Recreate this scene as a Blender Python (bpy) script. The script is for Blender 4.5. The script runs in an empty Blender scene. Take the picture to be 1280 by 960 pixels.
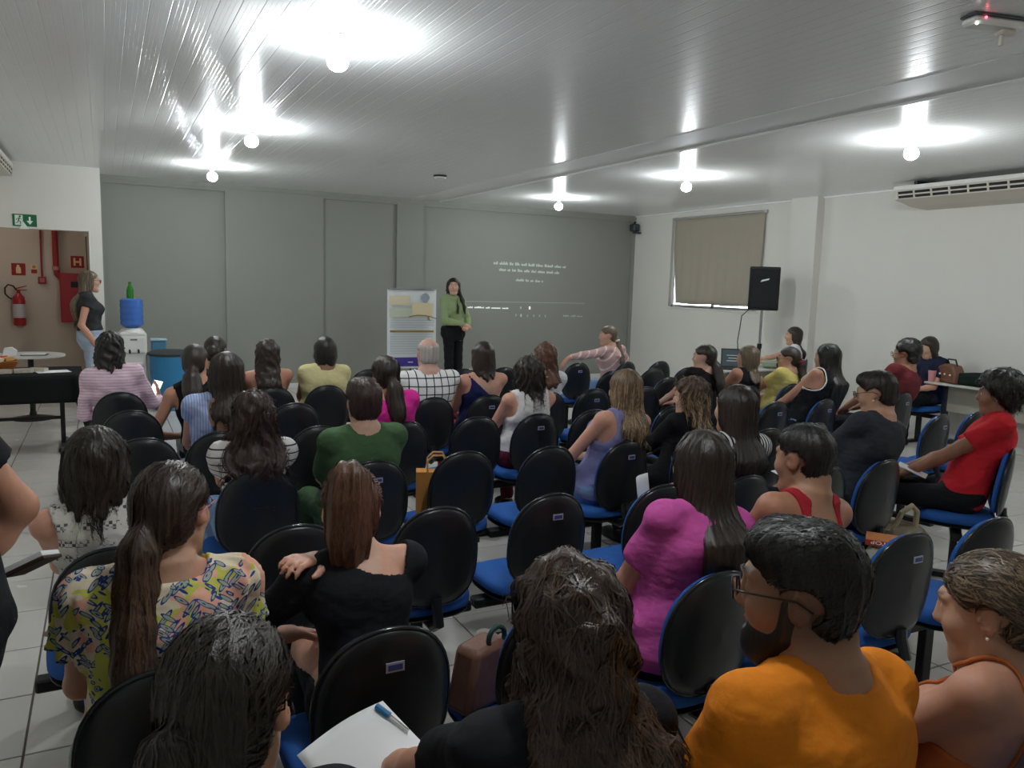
import bpy, math, random
import numpy as np
from mathutils import Vector, Matrix
from concurrent.futures import ThreadPoolExecutor

C = bpy.context.scene.collection
R = math.radians
SC = bpy.context.scene

# ---------------------------------------------------------------- camera
cam = bpy.data.objects.new('camera', bpy.data.cameras.new('camera'))
C.objects.link(cam)
def cam_matrix(pitch, yaw, roll, loc):
    f = Vector((math.sin(yaw)*math.cos(pitch), math.cos(yaw)*math.cos(pitch), -math.sin(pitch)))
    rt = Vector((math.cos(yaw), -math.sin(yaw), 0)); dn = f.cross(rt)
    c, s = math.cos(roll), math.sin(roll)
    x = c*rt + s*dn; d = -s*rt + c*dn
    m = Matrix.Identity(4)
    for i in range(3):
        m[i][0] = x[i]; m[i][1] = -d[i]; m[i][2] = -f[i]; m[i][3] = loc[i]
    return m
cam.matrix_world = cam_matrix(R(7.24), R(27.4), R(-1.65), (0, 0, 1.72))
cam.data.sensor_width = 36; cam.data.lens = 985/1280*36; cam.data.clip_start = .02; cam.data.clip_end = 100
SC.camera = cam

# ---------------------------------------------------------------- world, exposure
W = bpy.data.worlds.new('world'); SC.world = W; W.use_nodes = True
wb = W.node_tree.nodes['Background']
wb.inputs[0].default_value = (.86, .92, 1, 1); wb.inputs[1].default_value = 7.0
SC.view_settings.view_transform = 'Standard'; SC.view_settings.look = 'None'
SC.view_settings.exposure = 0.24; SC.view_settings.gamma = 1; SC.view_settings.use_curve_mapping = False
SC.cycles.use_denoising = True
SC.cycles.max_bounces = 7; SC.cycles.diffuse_bounces = 4; SC.cycles.glossy_bounces = 3
SC.cycles.caustics_reflective = False; SC.cycles.caustics_refractive = False
LAMP = 330.0            # radiance of a lit bulb

# ---------------------------------------------------------------- helpers: colour, materials
def lin(c):
    if isinstance(c, str):
        c = [int(c[i:i+2], 16)/255 for i in (0, 2, 4)]
    return tuple((x/12.92 if x <= .04045 else ((x+.055)/1.055)**2.4) for x in c)
_m = {}
class NT:
    def __init__(s, m): s.t = m.node_tree; s.N = s.t.nodes; s.L = s.t.links; s.b = s.N['Principled BSDF']
    def n(s, typ, **kw):
        x = s.N.new(typ)
        for k, v in kw.items(): setattr(x, k, v)
        return x
    def l(s, a, b): s.L.new(a, b)
    def math(s, op, a, b=None, c=None):
        x = s.n('ShaderNodeMath', operation=op)
        for i, v in enumerate((a, b, c)):
            if v is None: continue
            if isinstance(v, (int, float)): x.inputs[i].default_value = v
            else: s.l(v, x.inputs[i])
        return x.outputs[0]
    def mix(s, f, a, b):
        x = s.n('ShaderNodeMix', data_type='RGBA')
        for i, v in ((0, f), (6, a), (7, b)):
            if isinstance(v, (int, float)): x.inputs[i].default_value = v
            elif isinstance(v, tuple): x.inputs[i].default_value = v+(1,)
            else: s.l(v, x.inputs[i])
        return x.outputs[2]
    def obj(s):
        if not hasattr(s, 'tc'): s.tc = s.n('ShaderNodeTexCoord')
        return s.tc.outputs['Object']
    def xyz(s):
        if not hasattr(s, 'sx'):
            s.sx = s.n('ShaderNodeSeparateXYZ'); s.l(s.obj(), s.sx.inputs[0])
        return s.sx.outputs
    def noise(s, scale, detail=2, vec=None, sc=None):
        x = s.n('ShaderNodeTexNoise'); x.inputs['Scale'].default_value = scale; x.inputs['Detail'].default_value = detail
        v = vec or s.obj()
        if sc:
            mp = s.n('ShaderNodeMapping'); mp.inputs['Scale'].default_value = sc; s.l(v, mp.inputs[0]); v = mp.outputs[0]
        s.l(v, x.inputs['Vector']); return x.outputs['Fac']
    def step(s, v, lo, hi):
        x = s.n('ShaderNodeMapRange'); x.inputs[1].default_value = lo; x.inputs[2].default_value = hi
        s.l(v, x.inputs[0]); return x.outputs[0]
    def stripe(s, v, period, width, ph=0):           # 1 on a line of the given width every period
        a = s.math('ADD', v, ph+50*period); a = s.math('MODULO', a, period)
        return s.math('LESS_THAN', a, width)
    def bump(s, hgt, strength=.2, dist=.01):
        x = s.n('ShaderNodeBump'); x.inputs['Strength'].default_value = strength; x.inputs['Distance'].default_value = dist
        s.l(hgt, x.inputs['Height']); s.l(x.outputs[0], s.b.inputs['Normal'])
    def col(s, v): s.l(v, s.b.inputs['Base Color'])
def mat(name, col=(.5, .5, .5), rough=.6, spec=.4, metal=0, emit=None, es=0, var=0, vscale=8, bump=0, bscale=60, trans=0, ior=1.45, alpha=1, fn=None):
    if name in _m: return _m[name]
    m = bpy.data.materials.new(name); m.use_nodes = True; t = NT(m); b = t.b
    c = lin(col) if isinstance(col, str) else tuple(col)
    b.inputs['Base Color'].default_value = c+(1,); b.inputs['Roughness'].default_value = rough
    b.inputs['Specular IOR Level'].default_value = spec; b.inputs['Metallic'].default_value = metal
    b.inputs['IOR'].default_value = ior
    if trans: b.inputs['Transmission Weight'].default_value = trans
    if alpha < 1: b.inputs['Alpha'].default_value = alpha
    if emit is not None:
        b.inputs['Emission Color'].default_value = (lin(emit) if isinstance(emit, str) else tuple(emit))+(1,); b.inputs['Emission Strength'].default_value = es
    if var:
        f = t.noise(vscale, 3)
        t.col(t.mix(f, tuple(x*(1-var) for x in c), tuple(min(1, x*(1+var)) for x in c)))
    if bump: t.bump(t.noise(bscale, 3), bump)
    if fn: fn(t, c)
    _m[name] = m
    return m

# ---------------------------------------------------------------- helpers: meshes
class MB:
    def __init__(s): s.v = []; s.f = []; s.m = []; s.mi = 0
    def add(s, vs, fs):
        o = len(s.v); s.v += [tuple(map(float, p)) for p in vs]; s.f += [tuple(i+o for i in f) for f in fs]; s.m += [s.mi]*len(fs); return s
    def box(s, x0, x1, y0, y1, z0, z1, ch=0):
        if ch <= 0:
            v = [(x, y, z) for z in (z0, z1) for y in (y0, y1) for x in (x0, x1)]
            return s.add(v, [(0, 2, 3, 1), (4, 5, 7, 6), (0, 1, 5, 4), (2, 6, 7, 3), (0, 4, 6, 2), (1, 3, 7, 5)])
        c = ch
        def ring(x0, x1, y0, y1, z, q):
            return [(x0+q, y0, z), (x1-q, y0, z), (x1, y0+q, z), (x1, y1-q, z), (x1-q, y1, z), (x0+q, y1, z), (x0, y1-q, z), (x0, y0+q, z)]
        v = ring(x0+c, x1-c, y0+c, y1-c, z0, c*.4)+ring(x0, x1, y0, y1, z0+c, c)+ring(x0, x1, y0, y1, z1-c, c)+ring(x0+c, x1-c, y0+c, y1-c, z1, c*.4)
        f = [tuple(range(7, -1, -1)), tuple(range(24, 32))]
        for r in range(3):
            for i in range(8): f.append((r*8+i, r*8+(i+1) % 8, r*8+8+(i+1) % 8, r*8+8+i))
        return s.add(v, f)
    def prism(s, poly, a, b, axis='z'):
        def P(u, v, w): return {'z': (u, v, w), 'y': (u, w, v), 'x': (w, u, v)}[axis]
        n = len(poly)
        v = [P(*p, a) for p in poly]+[P(*p, b) for p in poly]
        f = [tuple(range(n-1, -1, -1)), tuple(range(n, 2*n))]+[(i, (i+1) % n, n+(i+1) % n, n+i) for i in range(n)]
        return s.add(v, f)
    def tube(s, pts, r, n=8, caps=True, closed=False):
        P = [np.array(p, float) for p in pts]; k = len(P)
        rr = [r]*k if isinstance(r, (int, float)) else list(r)
        vs = []; up = None
        for i in range(k):
            a = P[(i-1) % k] if closed else P[max(i-1, 0)]; b = P[(i+1) % k] if closed else P[min(i+1, k-1)]
            t = b-a; t /= (np.linalg.norm(t)+1e-9)
            if up is None: up = np.array([0, 0, 1.]) if abs(t[2]) < .9 else np.array([1., 0, 0])
            u = np.cross(t, up); u /= (np.linalg.norm(u)+1e-9); w = np.cross(u, t); up = w
            for j in range(n):
                th = 2*math.pi*j/n; vs.append(P[i]+rr[i]*(math.cos(th)*u+math.sin(th)*w))
        fs = []
        for i in range(k if closed else k-1):
            for j in range(n):
                a = i*n+j; b = i*n+(j+1) % n; c = ((i+1) % k)*n+(j+1) % n; d = ((i+1) % k)*n+j
                fs.append((a, b, c, d))
        if caps and not closed: fs += [tuple(range(n-1, -1, -1)), tuple((k-1)*n+j for j in range(n))]
        return s.add(vs, fs)
    def lathe(s, prof, c=(0, 0, 0), n=24, axis='z'):
        vs = []; k = len(prof)
        for (r, z) in prof:
            for j in range(n):
                th = 2*math.pi*j/n; p = (r*math.cos(th), r*math.sin(th), z)
                if axis == 'y': p = (p[0], z, p[1])
                if axis == 'x': p = (z, p[0], p[1])
                vs.append((p[0]+c[0], p[1]+c[1], p[2]+c[2]))
        fs = [(i*n+j, i*n+(j+1) % n, (i+1)*n+(j+1) % n, (i+1)*n+j) for i in range(k-1) for j in range(n)]
        fs += [tuple(range(n-1, -1, -1)), tuple((k-1)*n+j for j in range(n))]
        return s.add(vs, fs)
    def ball(s, c, r, n=12, sc=(1, 1, 1)):
        prof = [(max(1e-4, r*math.sin(math.pi*i/(n//2+2))), -r*math.cos(math.pi*i/(n//2+2))) for i in range(n//2+3)]
        o = len(s.v); s.lathe(prof, (0, 0, 0), n)
        s.v[o:] = [(c[0]+p[0]*sc[0], c[1]+p[1]*sc[1], c[2]+p[2]*sc[2]) for p in s.v[o:]]
        return s
    def grid(s, fn, nu, nv):
        v = [fn(i/nu, j/nv) for j in range(nv+1) for i in range(nu+1)]
        f = [(j*(nu+1)+i, j*(nu+1)+i+1, (j+1)*(nu+1)+i+1, (j+1)*(nu+1)+i) for j in range(nv) for i in range(nu)]
        return s.add(v, f)
    def xf(s, M, start=0):
        s.v[start:] = [tuple(M @ Vector(p)) for p in s.v[start:]]; return s
    def mesh(s, name, mats, smooth=False):
        me = bpy.data.meshes.new(name); me.from_pydata(s.v, [], s.f)
        for m in (mats if isinstance(mats, (list, tuple)) else [mats]): me.materials.append(m)
        if any(s.m): me.polygons.foreach_set('material_index', s.m)
        if smooth:
            me.polygons.foreach_set('use_smooth', [True]*len(me.polygons))
            if smooth != 'all': me.set_sharp_from_angle(angle=R(40))
        me.update(); return me
def link(name, data, parent=None, loc=(0, 0, 0), rz=0, label=None, cat=None, group=None, kind=None):
    o = bpy.data.objects.new(name, data); C.objects.link(o)
    o.location = loc; o.rotation_euler = (0, 0, rz)
    if parent: o.parent = parent
    for k, v in (('label', label), ('category', cat), ('group', group), ('kind', kind)):
        if v: o[k] = v
    return o
def obj(name, mb, m, parent=None, smooth=True, **kw): return link(name, mb.mesh(name, m, smooth), parent, **kw)
def thing(name, label, cat, loc=(0, 0, 0), rz=0, group=None): return link(name, None, None, loc, rz, label, cat, group)
def struct(name, mb, m, parent=None, smooth=False): return link(name, mb.mesh(name, m, smooth), parent, kind=None if parent else 'structure')

# ================================================================ THE ROOM
XL, XR, YB, YF, ZC = -1.25, 9.0, -3.6, 12.5, 3.05
def wallnoise(t, c):
    f = t.noise(1.3, 4); t.col(t.mix(f, tuple(x*.95 for x in c), tuple(min(1, x*1.04) for x in c))); t.bump(t.noise(70, 3), .06, .004)
m_white = mat('white_wall_paint', 'dfddd6', .75, .25, fn=wallnoise)
m_grey = mat('grey_wall_paint', '8e9089', .6, .3, fn=wallnoise)
m_cor = mat('corridor_paint', 'cbbdae', .75, .25, fn=wallnoise)
def pvc(t, c):
    f = t.noise(3, 2, sc=(1, .2, 1)); t.col(t.mix(f, tuple(x*.97 for x in c), c)); t.bump(t.noise(14, 2, sc=(6, .3, 1)), .03, .004)
m_pvc = mat('white_ceiling_plastic', 'f0f2f1', .24, .5, fn=pvc)
m_flat = mat('matte_ceiling_board', 'e6e8e6', .6, .3)
m_joint = mat('ceiling_joint_grey', 'c4c6c5', .7)  # plain even grey of the backing behind the planks

# back wall with four shallow recessed panels
b = MB()
b.box(0, XR+.3, YF, YF+.2, 0, ZC+.1)
wb_ = struct('wall_back', b, m_grey)
fr = .05
b = MB()
for x0, x1 in ((-.02, .03), (1.62, 3.07), (4.27, 4.73), (8.93, XR+.05)):
    b.box(x0, x1, YF-fr, YF+.01, 0, 2.945)
b.box(-.02, XR+.05, YF-fr, YF+.01, 2.945, ZC+.03)
struct('trim_1', b, m_grey, None)
b = MB(); b.box(-.02, XR, YF-fr-.015, YF-fr, 2.985, ZC); struct('trim_2', b, m_grey)

# right wall with the window opening, pilaster
WY0, WY1, WZ0, WZ1 = 9.2, 11.36, 1.40, 2.95
b = MB()
b.box(XR, XR+.2, YB, WY0, 0, ZC+.1); b.box(XR, XR+.2, WY1, YF+.2, 0, ZC+.1)
b.box(XR, XR+.2, WY0, WY1, 0, WZ0); b.box(XR, XR+.2, WY0, WY1, WZ1, ZC+.1)
struct('wall_right', b, m_white)
b = MB(); b.box(8.86, XR+.02, 8.02, 8.5, 0, ZC+.05, .006); struct('trim_3', b, m_white)
# window: frame, mullion, glass
m_alu = mat('window_aluminium', 'c9cbcc', .35, .5, .6)
m_glass = mat('window_glass', (.95, .97, 1), .02, .5, trans=1)
wn = link('window_1', None, None, (0, 0, 0), kind='structure')
b = MB(); fx = XR+.06
b.box(fx, fx+.05, WY0, WY1, WZ0, WZ0+.04); b.box(fx, fx+.05, WY0, WY1, WZ1-.04, WZ1)
b.box(fx, fx+.05, WY0, WY0+.04, WZ0, WZ1); b.box(fx, fx+.05, WY1-.04, WY1, WZ0, WZ1); b.box(fx, fx+.05, 10.26, 10.3, WZ0, WZ1)
obj('window_frame', b, mat('white_window_frame', 'e4e4e2', .4, .5), wn, False)
for y0, y1 in ((WY0+.04, 10.26), (10.3, WY1-.04)):
    b = MB(); b.box(fx+.02, fx+.026, y0, y1, WZ0+.04, WZ1-.04); obj('pane', b, m_glass, wn, False)
b = MB(); b.box(XR-.015, XR+.2, WY0-.03, WY1+.03, WZ0-.03, WZ0, .004); obj('window_sill', b, m_white, wn, False)
# blind hung over the window, with a wavy hem
def blindcol(t, c):
    f = t.noise(5, 3, sc=(1, 6, .4)); t.col(t.mix(f, tuple(x*.9 for x in c), c)); t.bump(t.noise(300, 1), .1, .002)
m_blind = mat('blind_cloth', 'b3ab9c', .85, .1, fn=blindcol)
tb = m_blind.node_tree; bs = tb.nodes['Principled BSDF']; tr = tb.nodes.new('ShaderNodeBsdfTranslucent'); mx = tb.nodes.new('ShaderNodeMixShader')
tr.inputs[0].default_value = (.45, .40, .33, 1); mx.inputs[0].default_value = .10
tb.links.new(bs.outputs[0], mx.inputs[1]); tb.links.new(tr.outputs[0], mx.inputs[2]); tb.links.new(mx.outputs[0], tb.nodes['Material Output'].inputs[0])
bl = thing('roller_blind', 'beige cloth blind hanging over the window with daylight leaking round its edges', 'blind', (XR, 10.2, 0))
def bfn(u, v):
    y = -1.10+u*2.13; z = 2.925-v*1.46
    y += .03*v*v*(1 if u < .5 else .4)
    x = -.035-.012*math.sin(u*23)*v**2-.006*math.sin(u*61)*v-.02*v*v
    if u > .9 and v > .35: y -= .20*(v-.35)*(u-.9)*10
    return (x, y, z+.006*math.sin(u*15))
b = MB(); b.grid(bfn, 48, 20); fr_o = obj('cloth', b, m_blind, bl, 'all')
sol = fr_o.modifiers.new('thickness', 'SOLIDIFY'); sol.thickness = .002
b = MB(); b.tube([(-.035, -1.10, 2.925), (-.035, 1.03, 2.925)], .014, 10); obj('roller_tube', b, m_alu, bl)
b = MB(); b.box(-.05, 0, -1.12, -1.1, 2.9, 2.95); b.box(-.05, 0, 1.03, 1.05, 2.9, 2.95); obj('bracket', b, m_alu, bl, False)

# left: side wall, white partition with a doorway, corridor behind it
b = MB(); b.box(XL-.2, XL, YB, 11.75, 0, ZC+.1); struct('wall_left', b, m_white)
b = MB()
b.box(-.14, 0.0, 11.75, 11.93, 0, ZC+.05); b.box(-1.22, -.14, 11.75, 11.93, 2.25, ZC+.05); b.box(-3.2, -1.22, 11.75, 11.93, 0, ZC+.05)
b.box(-.10, 0.0, 11.93, 12.6, 0, ZC+.05)
struct('wall_partition', b, m_white)
b = MB(); b.box(-3.2, 0, 13.2, 13.4, 0, ZC+.05); struct('wall_corridor_back', b, m_cor)
b = MB(); b.box(-.1, 0, 12.6, 13.2, 0, ZC+.05); struct('wall_corridor_right', b, m_cor)
b = MB(); b.box(-3.4, -3.2, 11.75, 13.4, 0, ZC+.05); struct('wall_corridor_left', b, m_cor)
b = MB(); b.box(-3.4, .1, 11.93, 13.4, ZC, ZC+.1); struct('ceiling_corridor', b, m_white)
b = MB(); b.box(-.155, -.14, 11.745, 11.94, 0, 2.25, .003); b.box(-1.22, -.155, 11.745, 11.94, 2.235, 2.25); struct('door_1', b, m_white)
b = MB(); b.box(XL-.2, XR+.2, YB-.2, YB, 0, ZC+.1); struct('wall_front', b, m_white)
# skirting
m_skirt = mat('skirting_tile', 'd9d8d3', .3, .5)
b = MB(); b.box(.02, XR, YF-fr-.012, YF-fr, 0, .08, .003); struct('baseboard_back', b, m_skirt)
b = MB(); b.box(XR-.012, XR, YB, YF-.06, 0, .08, .003); struct('baseboard_right', b, m_skirt)
b = MB(); b.box(XL, XL+.012, YB, 11.74, 0, .08, .003); struct('baseboard_left', b, m_skirt)

# floor: white glazed tiles laid on a grout bed
m_grout = mat('floor_grout', '6f665e', .9, .1, var=.2)
def tilecol(t, c):
    p = t.n('ShaderNodeNewGeometry').outputs['Position']; f = t.noise(2.2, 4, p); t.col(t.mix(f, tuple(x*.93 for x in c), c))
    t.l(t.math('MULTIPLY_ADD', t.noise(5, 3, p), .16, .16), t.b.inputs['Roughness'])
m_tile = mat('glazed_floor_tile', 'cfccc6', .22, .5, fn=tilecol)
b = MB(); b.box(XL-.2, XR+.2, YB-.2, 13.4, -.2, -.006); b.box(-3.4, XL-.2, 11.7, 13.4, -.2, -.006)
fl = struct('floor', b, m_grout)
TP = .467
tb = MB(); tb.box(-TP/2+.004, TP/2-.004, -TP/2+.004, TP/2-.004, -.01, 0, .0015); tile_me = tb.mesh('tile', m_tile)
cells = []
for i in range(-7, 24):
    for j in range(-15, 26):
        x = -.31+TP*(i+.5); y = 3.11+TP*(j+.5)
        if x < XL-.3 and y < 11.7: continue
        if x > XR+.1 or y > 13.3 or y < YB: continue
        a = math.degrees(math.atan2(x, max(y, .01)))-27.4
        near = y > .8 and abs(a) < 40
        cells.append((0 if near else 1, math.hypot(x, y), x, y))
cells.sort()
rest = MB()
for n, (_, d, x, y) in enumerate(cells):
    if n < 300: link('tile', tile_me, fl, (x, y, 0))
    else:
        o = len(rest.v); rest.box(x-TP/2+.004, x+TP/2-.004, y-TP/2+.004, y+TP/2-.004, -.01, 0, .0015)
ro = obj('tile_field', rest, m_tile, fl, False); ro['kind'] = 'stuff'

# ceiling: long plastic planks with grooves, a cross joint, a flat band
b = MB(); b.box(XL-.2, XR+.2, YB-.2, 12.7, ZC+.03, ZC+.12)
ce = struct('ceiling', b, m_joint)
PW = .1
def plank(y0, y1):
    prof = [(-PW/2+.0002, .010), (-PW/2+.0002, .0016), (-PW/2+.003, 0)]
    for k in range(1, 4):
        g = -PW/2+.004+(PW-.008)*k/4; prof += [(g-.0012, -.0002), (g, .0004), (g+.0012, -.0002)]
    prof += [(PW/2-.003, 0), (PW/2-.0002, .0016), (PW/2-.0002, .010)]
    mb = MB(); n = len(prof)
    mb.add([(x, y0, z) for x, z in prof]+[(x, y1, z) for x, z in prof], [(i, i+1, n+i+1, n+i) for i in range(n-1)]+[(0, n, 2*n-1, n-1)])
    return mb.mesh('plank', m_pvc)
seam = 7.165
pm = [plank(-.4, seam-.003), plank(seam+.003, YF+.02)]
nx = int(round((XR-XL)/PW))
for i in range(nx+1):
    x = XL+PW*(i+.5)
    if 4.5 < x < 5.0: continue
    for me in pm: link('plank', me, ce, (x, 0, ZC))
b = MB(); b.box(XL, XR+.02, YB, -.4, ZC, ZC+.02); obj('rear_panel', b, m_pvc, ce, False)
b = MB(); b.box(4.5, 5.0, YB, YF+.02, ZC-.004, ZC+.02, .002); b.box(4.985, 5.02, YB, YF, ZC-.018, ZC+.02, .004); obj('flat_band', b, m_flat, ce, False)
b = MB(); b.box(XR-.03, XR, YB, YF, ZC-.02, ZC+.01, .004); b.box(XL, XL+.03, YB, 11.75, ZC-.02, ZC+.01, .004)
obj('edge_strip', b, m_pvc, ce, False)

# bulbs on ceiling holders
m_cer = mat('lamp_holder_white', 'dcdcd8', .35, .5)
m_bulb = mat('lit_bulb', (1, 1, 1), .4, .3, emit=(.93, .98, 1), es=LAMP)
m_sock = mat('bulb_collar', 'e8e8e4', .4, .5)
hm = MB(); hm.lathe([(.012, 0), (.055, 0), (.058, -.006), (.05, -.016), (.03, -.022), (.026, -.055), (.02, -.056)], n=24); hm = hm.mesh('holder', m_cer, True)
cm = MB(); cm.lathe([(.016, -.05), (.024, -.058), (.03, -.075), (.042, -.098), (.03, -.1)], n=24); cm = cm.mesh('collar', m_sock, True)
bm_ = MB(); bm_.lathe([(.036, -.096), (.046, -.103), (.055, -.118), (.059, -.138), (.055, -.158), (.042, -.176), (.022, -.187), (.002, -.190)], n=24); bm_ = bm_.mesh('bulb', m_bulb, True)
LL = [(1.19, 4.50, 'lit bulb on the left row of the ceiling, nearest the viewer'), (1.21, 7.50, 'lit bulb in the middle of the left ceiling row'),
      (1.22, 10.45, 'lit bulb at the far end of the left ceiling row, by the grey wall'), (6.12, 4.58, 'lit bulb on the right ceiling row beside the air conditioner'),
      (6.15, 7.54, 'lit bulb in the middle of the right ceiling row, near the window'), (6.22, 10.62, 'lit bulb at the far end of the right ceiling row, over the slide'),
      (1.2, 1.5, 'lit bulb overhead on the left ceiling row, over the rear seats'), (6.13, 1.55, 'lit bulb on the right ceiling row, out beside the rear seats')]
for x, y, lb in LL:
    t = thing('ceiling_lamp', lb, 'lamp', (x, y, ZC-.002), 0, 'bulbs on the ceiling')
    link('holder', hm, t); link('collar', cm, t); link('bulb', bm_, t)
# corridor lamp (out of sight above the lintel)
t = thing('corridor_lamp', 'round white ceiling lamp in the corridor behind the doorway', 'lamp', (-1.6, 12.5, ZC))
b = MB(); b.lathe([(.02, 0), (.15, 0), (.16, -.02), (.13, -.06), (.01, -.075)], n=24); obj('diffuser', b, mat('corridor_diffuser', (1, 1, 1), .5, emit=(1, .93, .85), es=14), t)

# ================================================================ FIXTURES
m_plw = mat('white_plastic', 'dcdbd5', .35, .5); m_plk = mat('black_plastic', '1b1c1e', .38, .5); m_dk = mat('dark_slot', '2b2b2b', .8)
m_plw2 = mat('ivory_plastic', 'cfc9bb', .4, .5); m_red = mat('red_enamel', 'a8202a', .35, .5); m_redp = mat('red_pipe_paint', '9a2a2c', .45, .4)
m_steel = mat('steel', 'a9aaab', .3, .5, 1); m_dsteel = mat('black_steel', '1c1c1d', .4, .5, .3); m_green = mat('sign_green', '1f6b46', .45); m_signw = mat('sign_white', 'e9f0e6', .5)
m_sred = mat('sign_red', '9e2323', .45); m_scream = mat('sign_cream', 'e6c79a', .5); m_paper = mat('white_paper', 'eeeeee', .8, .2); m_screen_dark = mat('dark_screen', '16191c', .2, .5)

def aircon(label, x, y0, y1, side, z0=2.76, z1=2.99, D=.62):
    # ceiling-hung unit along a side wall: body, louver grille, lower cover, side cap
    L = y1-y0; t = thing('air_conditioner', label, 'air conditioner', (x, y0, z0))
    s = side; h = z1-z0
    b = MB(); b.prism([(0, h), (s*-D*0, h), (s*-D, h), (s*-D, h-.045), (s*-D*.96, h-.15), (s*-D*.5, .018), (0, 0)], 0, L, 'y'); 
    obj('body', b, m_plw2, t, False)
    b = MB(); b.prism([(s*-D-s*.0, h-.05), (s*-(D+.012), h-.045), (s*-(D+.012), h), (s*-D, h+.0)], -.004, L+.004, 'y'); obj('top_rail', b, m_plw, t, False)
    # grille on the sloping front: dark slot strips behind louvers and posts
    def fpt(v, o): # v 0..1 down the front, o outwards
        ax, az = s*-D, h-.05; bx, bz = s*-D*.955, h-.15
        return (ax+(bx-ax)*v-s*o, az+(bz-az)*v-o*.1)
    def slab(v0, v1, o0, o1, a, c):
        p = [fpt(v0, o0), fpt(v0, o1), fpt(v1, o1), fpt(v1, o0)]; mb = MB(); mb.prism(p, a, c, 'y'); return mb
    for v0, v1 in ((.12, .42), (.58, .88)): obj('slot', slab(v0, v1, .0, .003, .05, L-.05), m_dk, t, False)
    for v0, v1 in ((.0, .12), (.42, .58), (.88, 1.0)): obj('louver', slab(v0, v1, 0, .012, .03, L-.03), m_plw2, t, False)
    n = int(L/.21)
    for i in range(n+1): obj('grille_post', slab(.0, 1, 0, .014, .03+(L-.08)*i/n, .05+(L-.08)*i/n), m_plw2, t, False)
    for a in (.2, L-.2):
        b = MB(); b.box(min(-s*D*.8, -s*D*.2), max(-s*D*.8, -s*D*.2), a, a+.04, h, ZC-z0+.005); obj('hanger', b, m_dsteel, t, False)
    return t
aircon('long ivory air conditioner hung under the ceiling along the right wall', XR, 4.2, 6.45, 1)
aircon('ivory air conditioner at the top of the left wall, only its end in view', XL, 9.4, 11.6, -1, 2.83, 3.0, .30)

# emergency light box and small detector on the ceiling
t = thing('emergency_light', 'white ceiling access box with a small red light, at the near right', 'router', (3.82, 2.48, ZC-.004), R(-14))
b = MB(); b.box(-.15, .15, -.05, .05, -.012, 0, .004); obj('base_plate', b, mat('grey_plate', '4c4d4f', .6), t)
b = MB(); b.box(-.145, .145, -.048, .048, -.05, -.012, .012); obj('body', b, m_plw, t)
b = MB(); b.box(.03, .12, -.03, .03, -.075, -.05, .01); obj('lens_cover', b, m_plw2, t)
b = MB(); b.box(.045, .062, -.01, .01, -.125, -.075, .003); obj('prong', b, m_plw2, t)
b = MB(); b.ball((-.09, -.049, -.022), .006, 8); obj('red_light', b, mat('red_led', (1, .05, .05), .4, emit=(1, .05, .1), es=9), t)
b = MB(); b.ball((-.13, -.04, -.05), .007, 8); obj('white_light', b, mat('white_led', (1, 1, 1), .4, emit=(1, 1, 1), es=5), t)
t = thing('smoke_detector', 'small white detector on the ceiling over the front of the room', 'detector', (3.81, 9.48, ZC-.002))
b = MB(); b.lathe([(.01, 0), (.085, 0), (.085, -.012), (.06, -.03)], n=24); obj('base', b, m_plk, t)
b = MB(); b.lathe([(.05, -.022), (.08, -.022), (.075, -.04), (.05, -.052), (.01, -.054)], n=24); obj('cover', b, m_plw, t)
# small dark loudspeaker high in the far corner
t = thing('corner_speaker', 'small dark loudspeaker on a bracket high in the far corner', 'speaker', (8.9, 12.34, 2.78))
b = MB(); b.box(-.07, .07, -.07, .09, -.02, .12, .02); obj('body', b, mat('slate_plastic', '39434a', .5), t)
b = MB(); b.tube([(0, .05, .1), (.05, .08, .16), (.09, .1, .16)], .012); obj('bracket', b, m_dsteel, t)
b = MB(); b.box(-.05, .09, -.1, -.0, -.06, -.03, .01); obj('tilted_base', b, mat('slate_plastic', '39434a', .5), t)

# exit sign
t = thing('exit_sign', 'green running-man exit sign with down arrow above the doorway', 'sign', (-.855, 11.745, 2.335))
b = MB(); b.box(-.13, .13, -.004, 0, -.075, .075); obj('plate', b, m_green, t, False)
b = MB(); b.box(-.105, -.02, -.006, -.003, -.06, .062); obj('white_panel', b, m_signw, t, False)
b = MB(); dx = -.062
b.lathe([(.001, -.009), (.012, -.009), (.012, -.006), (.001, -.006)], (dx+.012, 0, .045), 12, 'y')
for p, q, w in (((.008, .03), (-.006, -.005), .012), ((-.006, -.005), (.02, -.02), .008), ((.02, -.02), (.012, -.048), .008), ((-.006, -.005), (-.014, -.03), .008), ((-.014, -.03), (-.036, -.034), .008), ((.006, .026), (.03, .012), .006), ((.004, .028), (-.02, .018), .006), ((-.02, .018), (-.03, -.002), .006)):
    b.tube([(dx+p[0], -.0075, p[1]), (dx+q[0], -.0075, q[1])], w*.55, 6)
obj('running_figure', b, m_green, t, False)
b = MB(); b.prism([(.045, .045), (.065, .045), (.065, -.005), (.09, -.005), (.055, -.05), (.02, -.005), (.045, -.005)], -.007, -.003, 'y'); obj('arrow', b, m_signw, t, False)
b = MB(); b.prism([(-.065, -.11), (.045, -.105), (.02, -.07), (-.015, -.015), (-.035, -.06)], -.018, -.008, 'y'); obj('torn_paper', b, m_signw, t, False)

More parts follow.
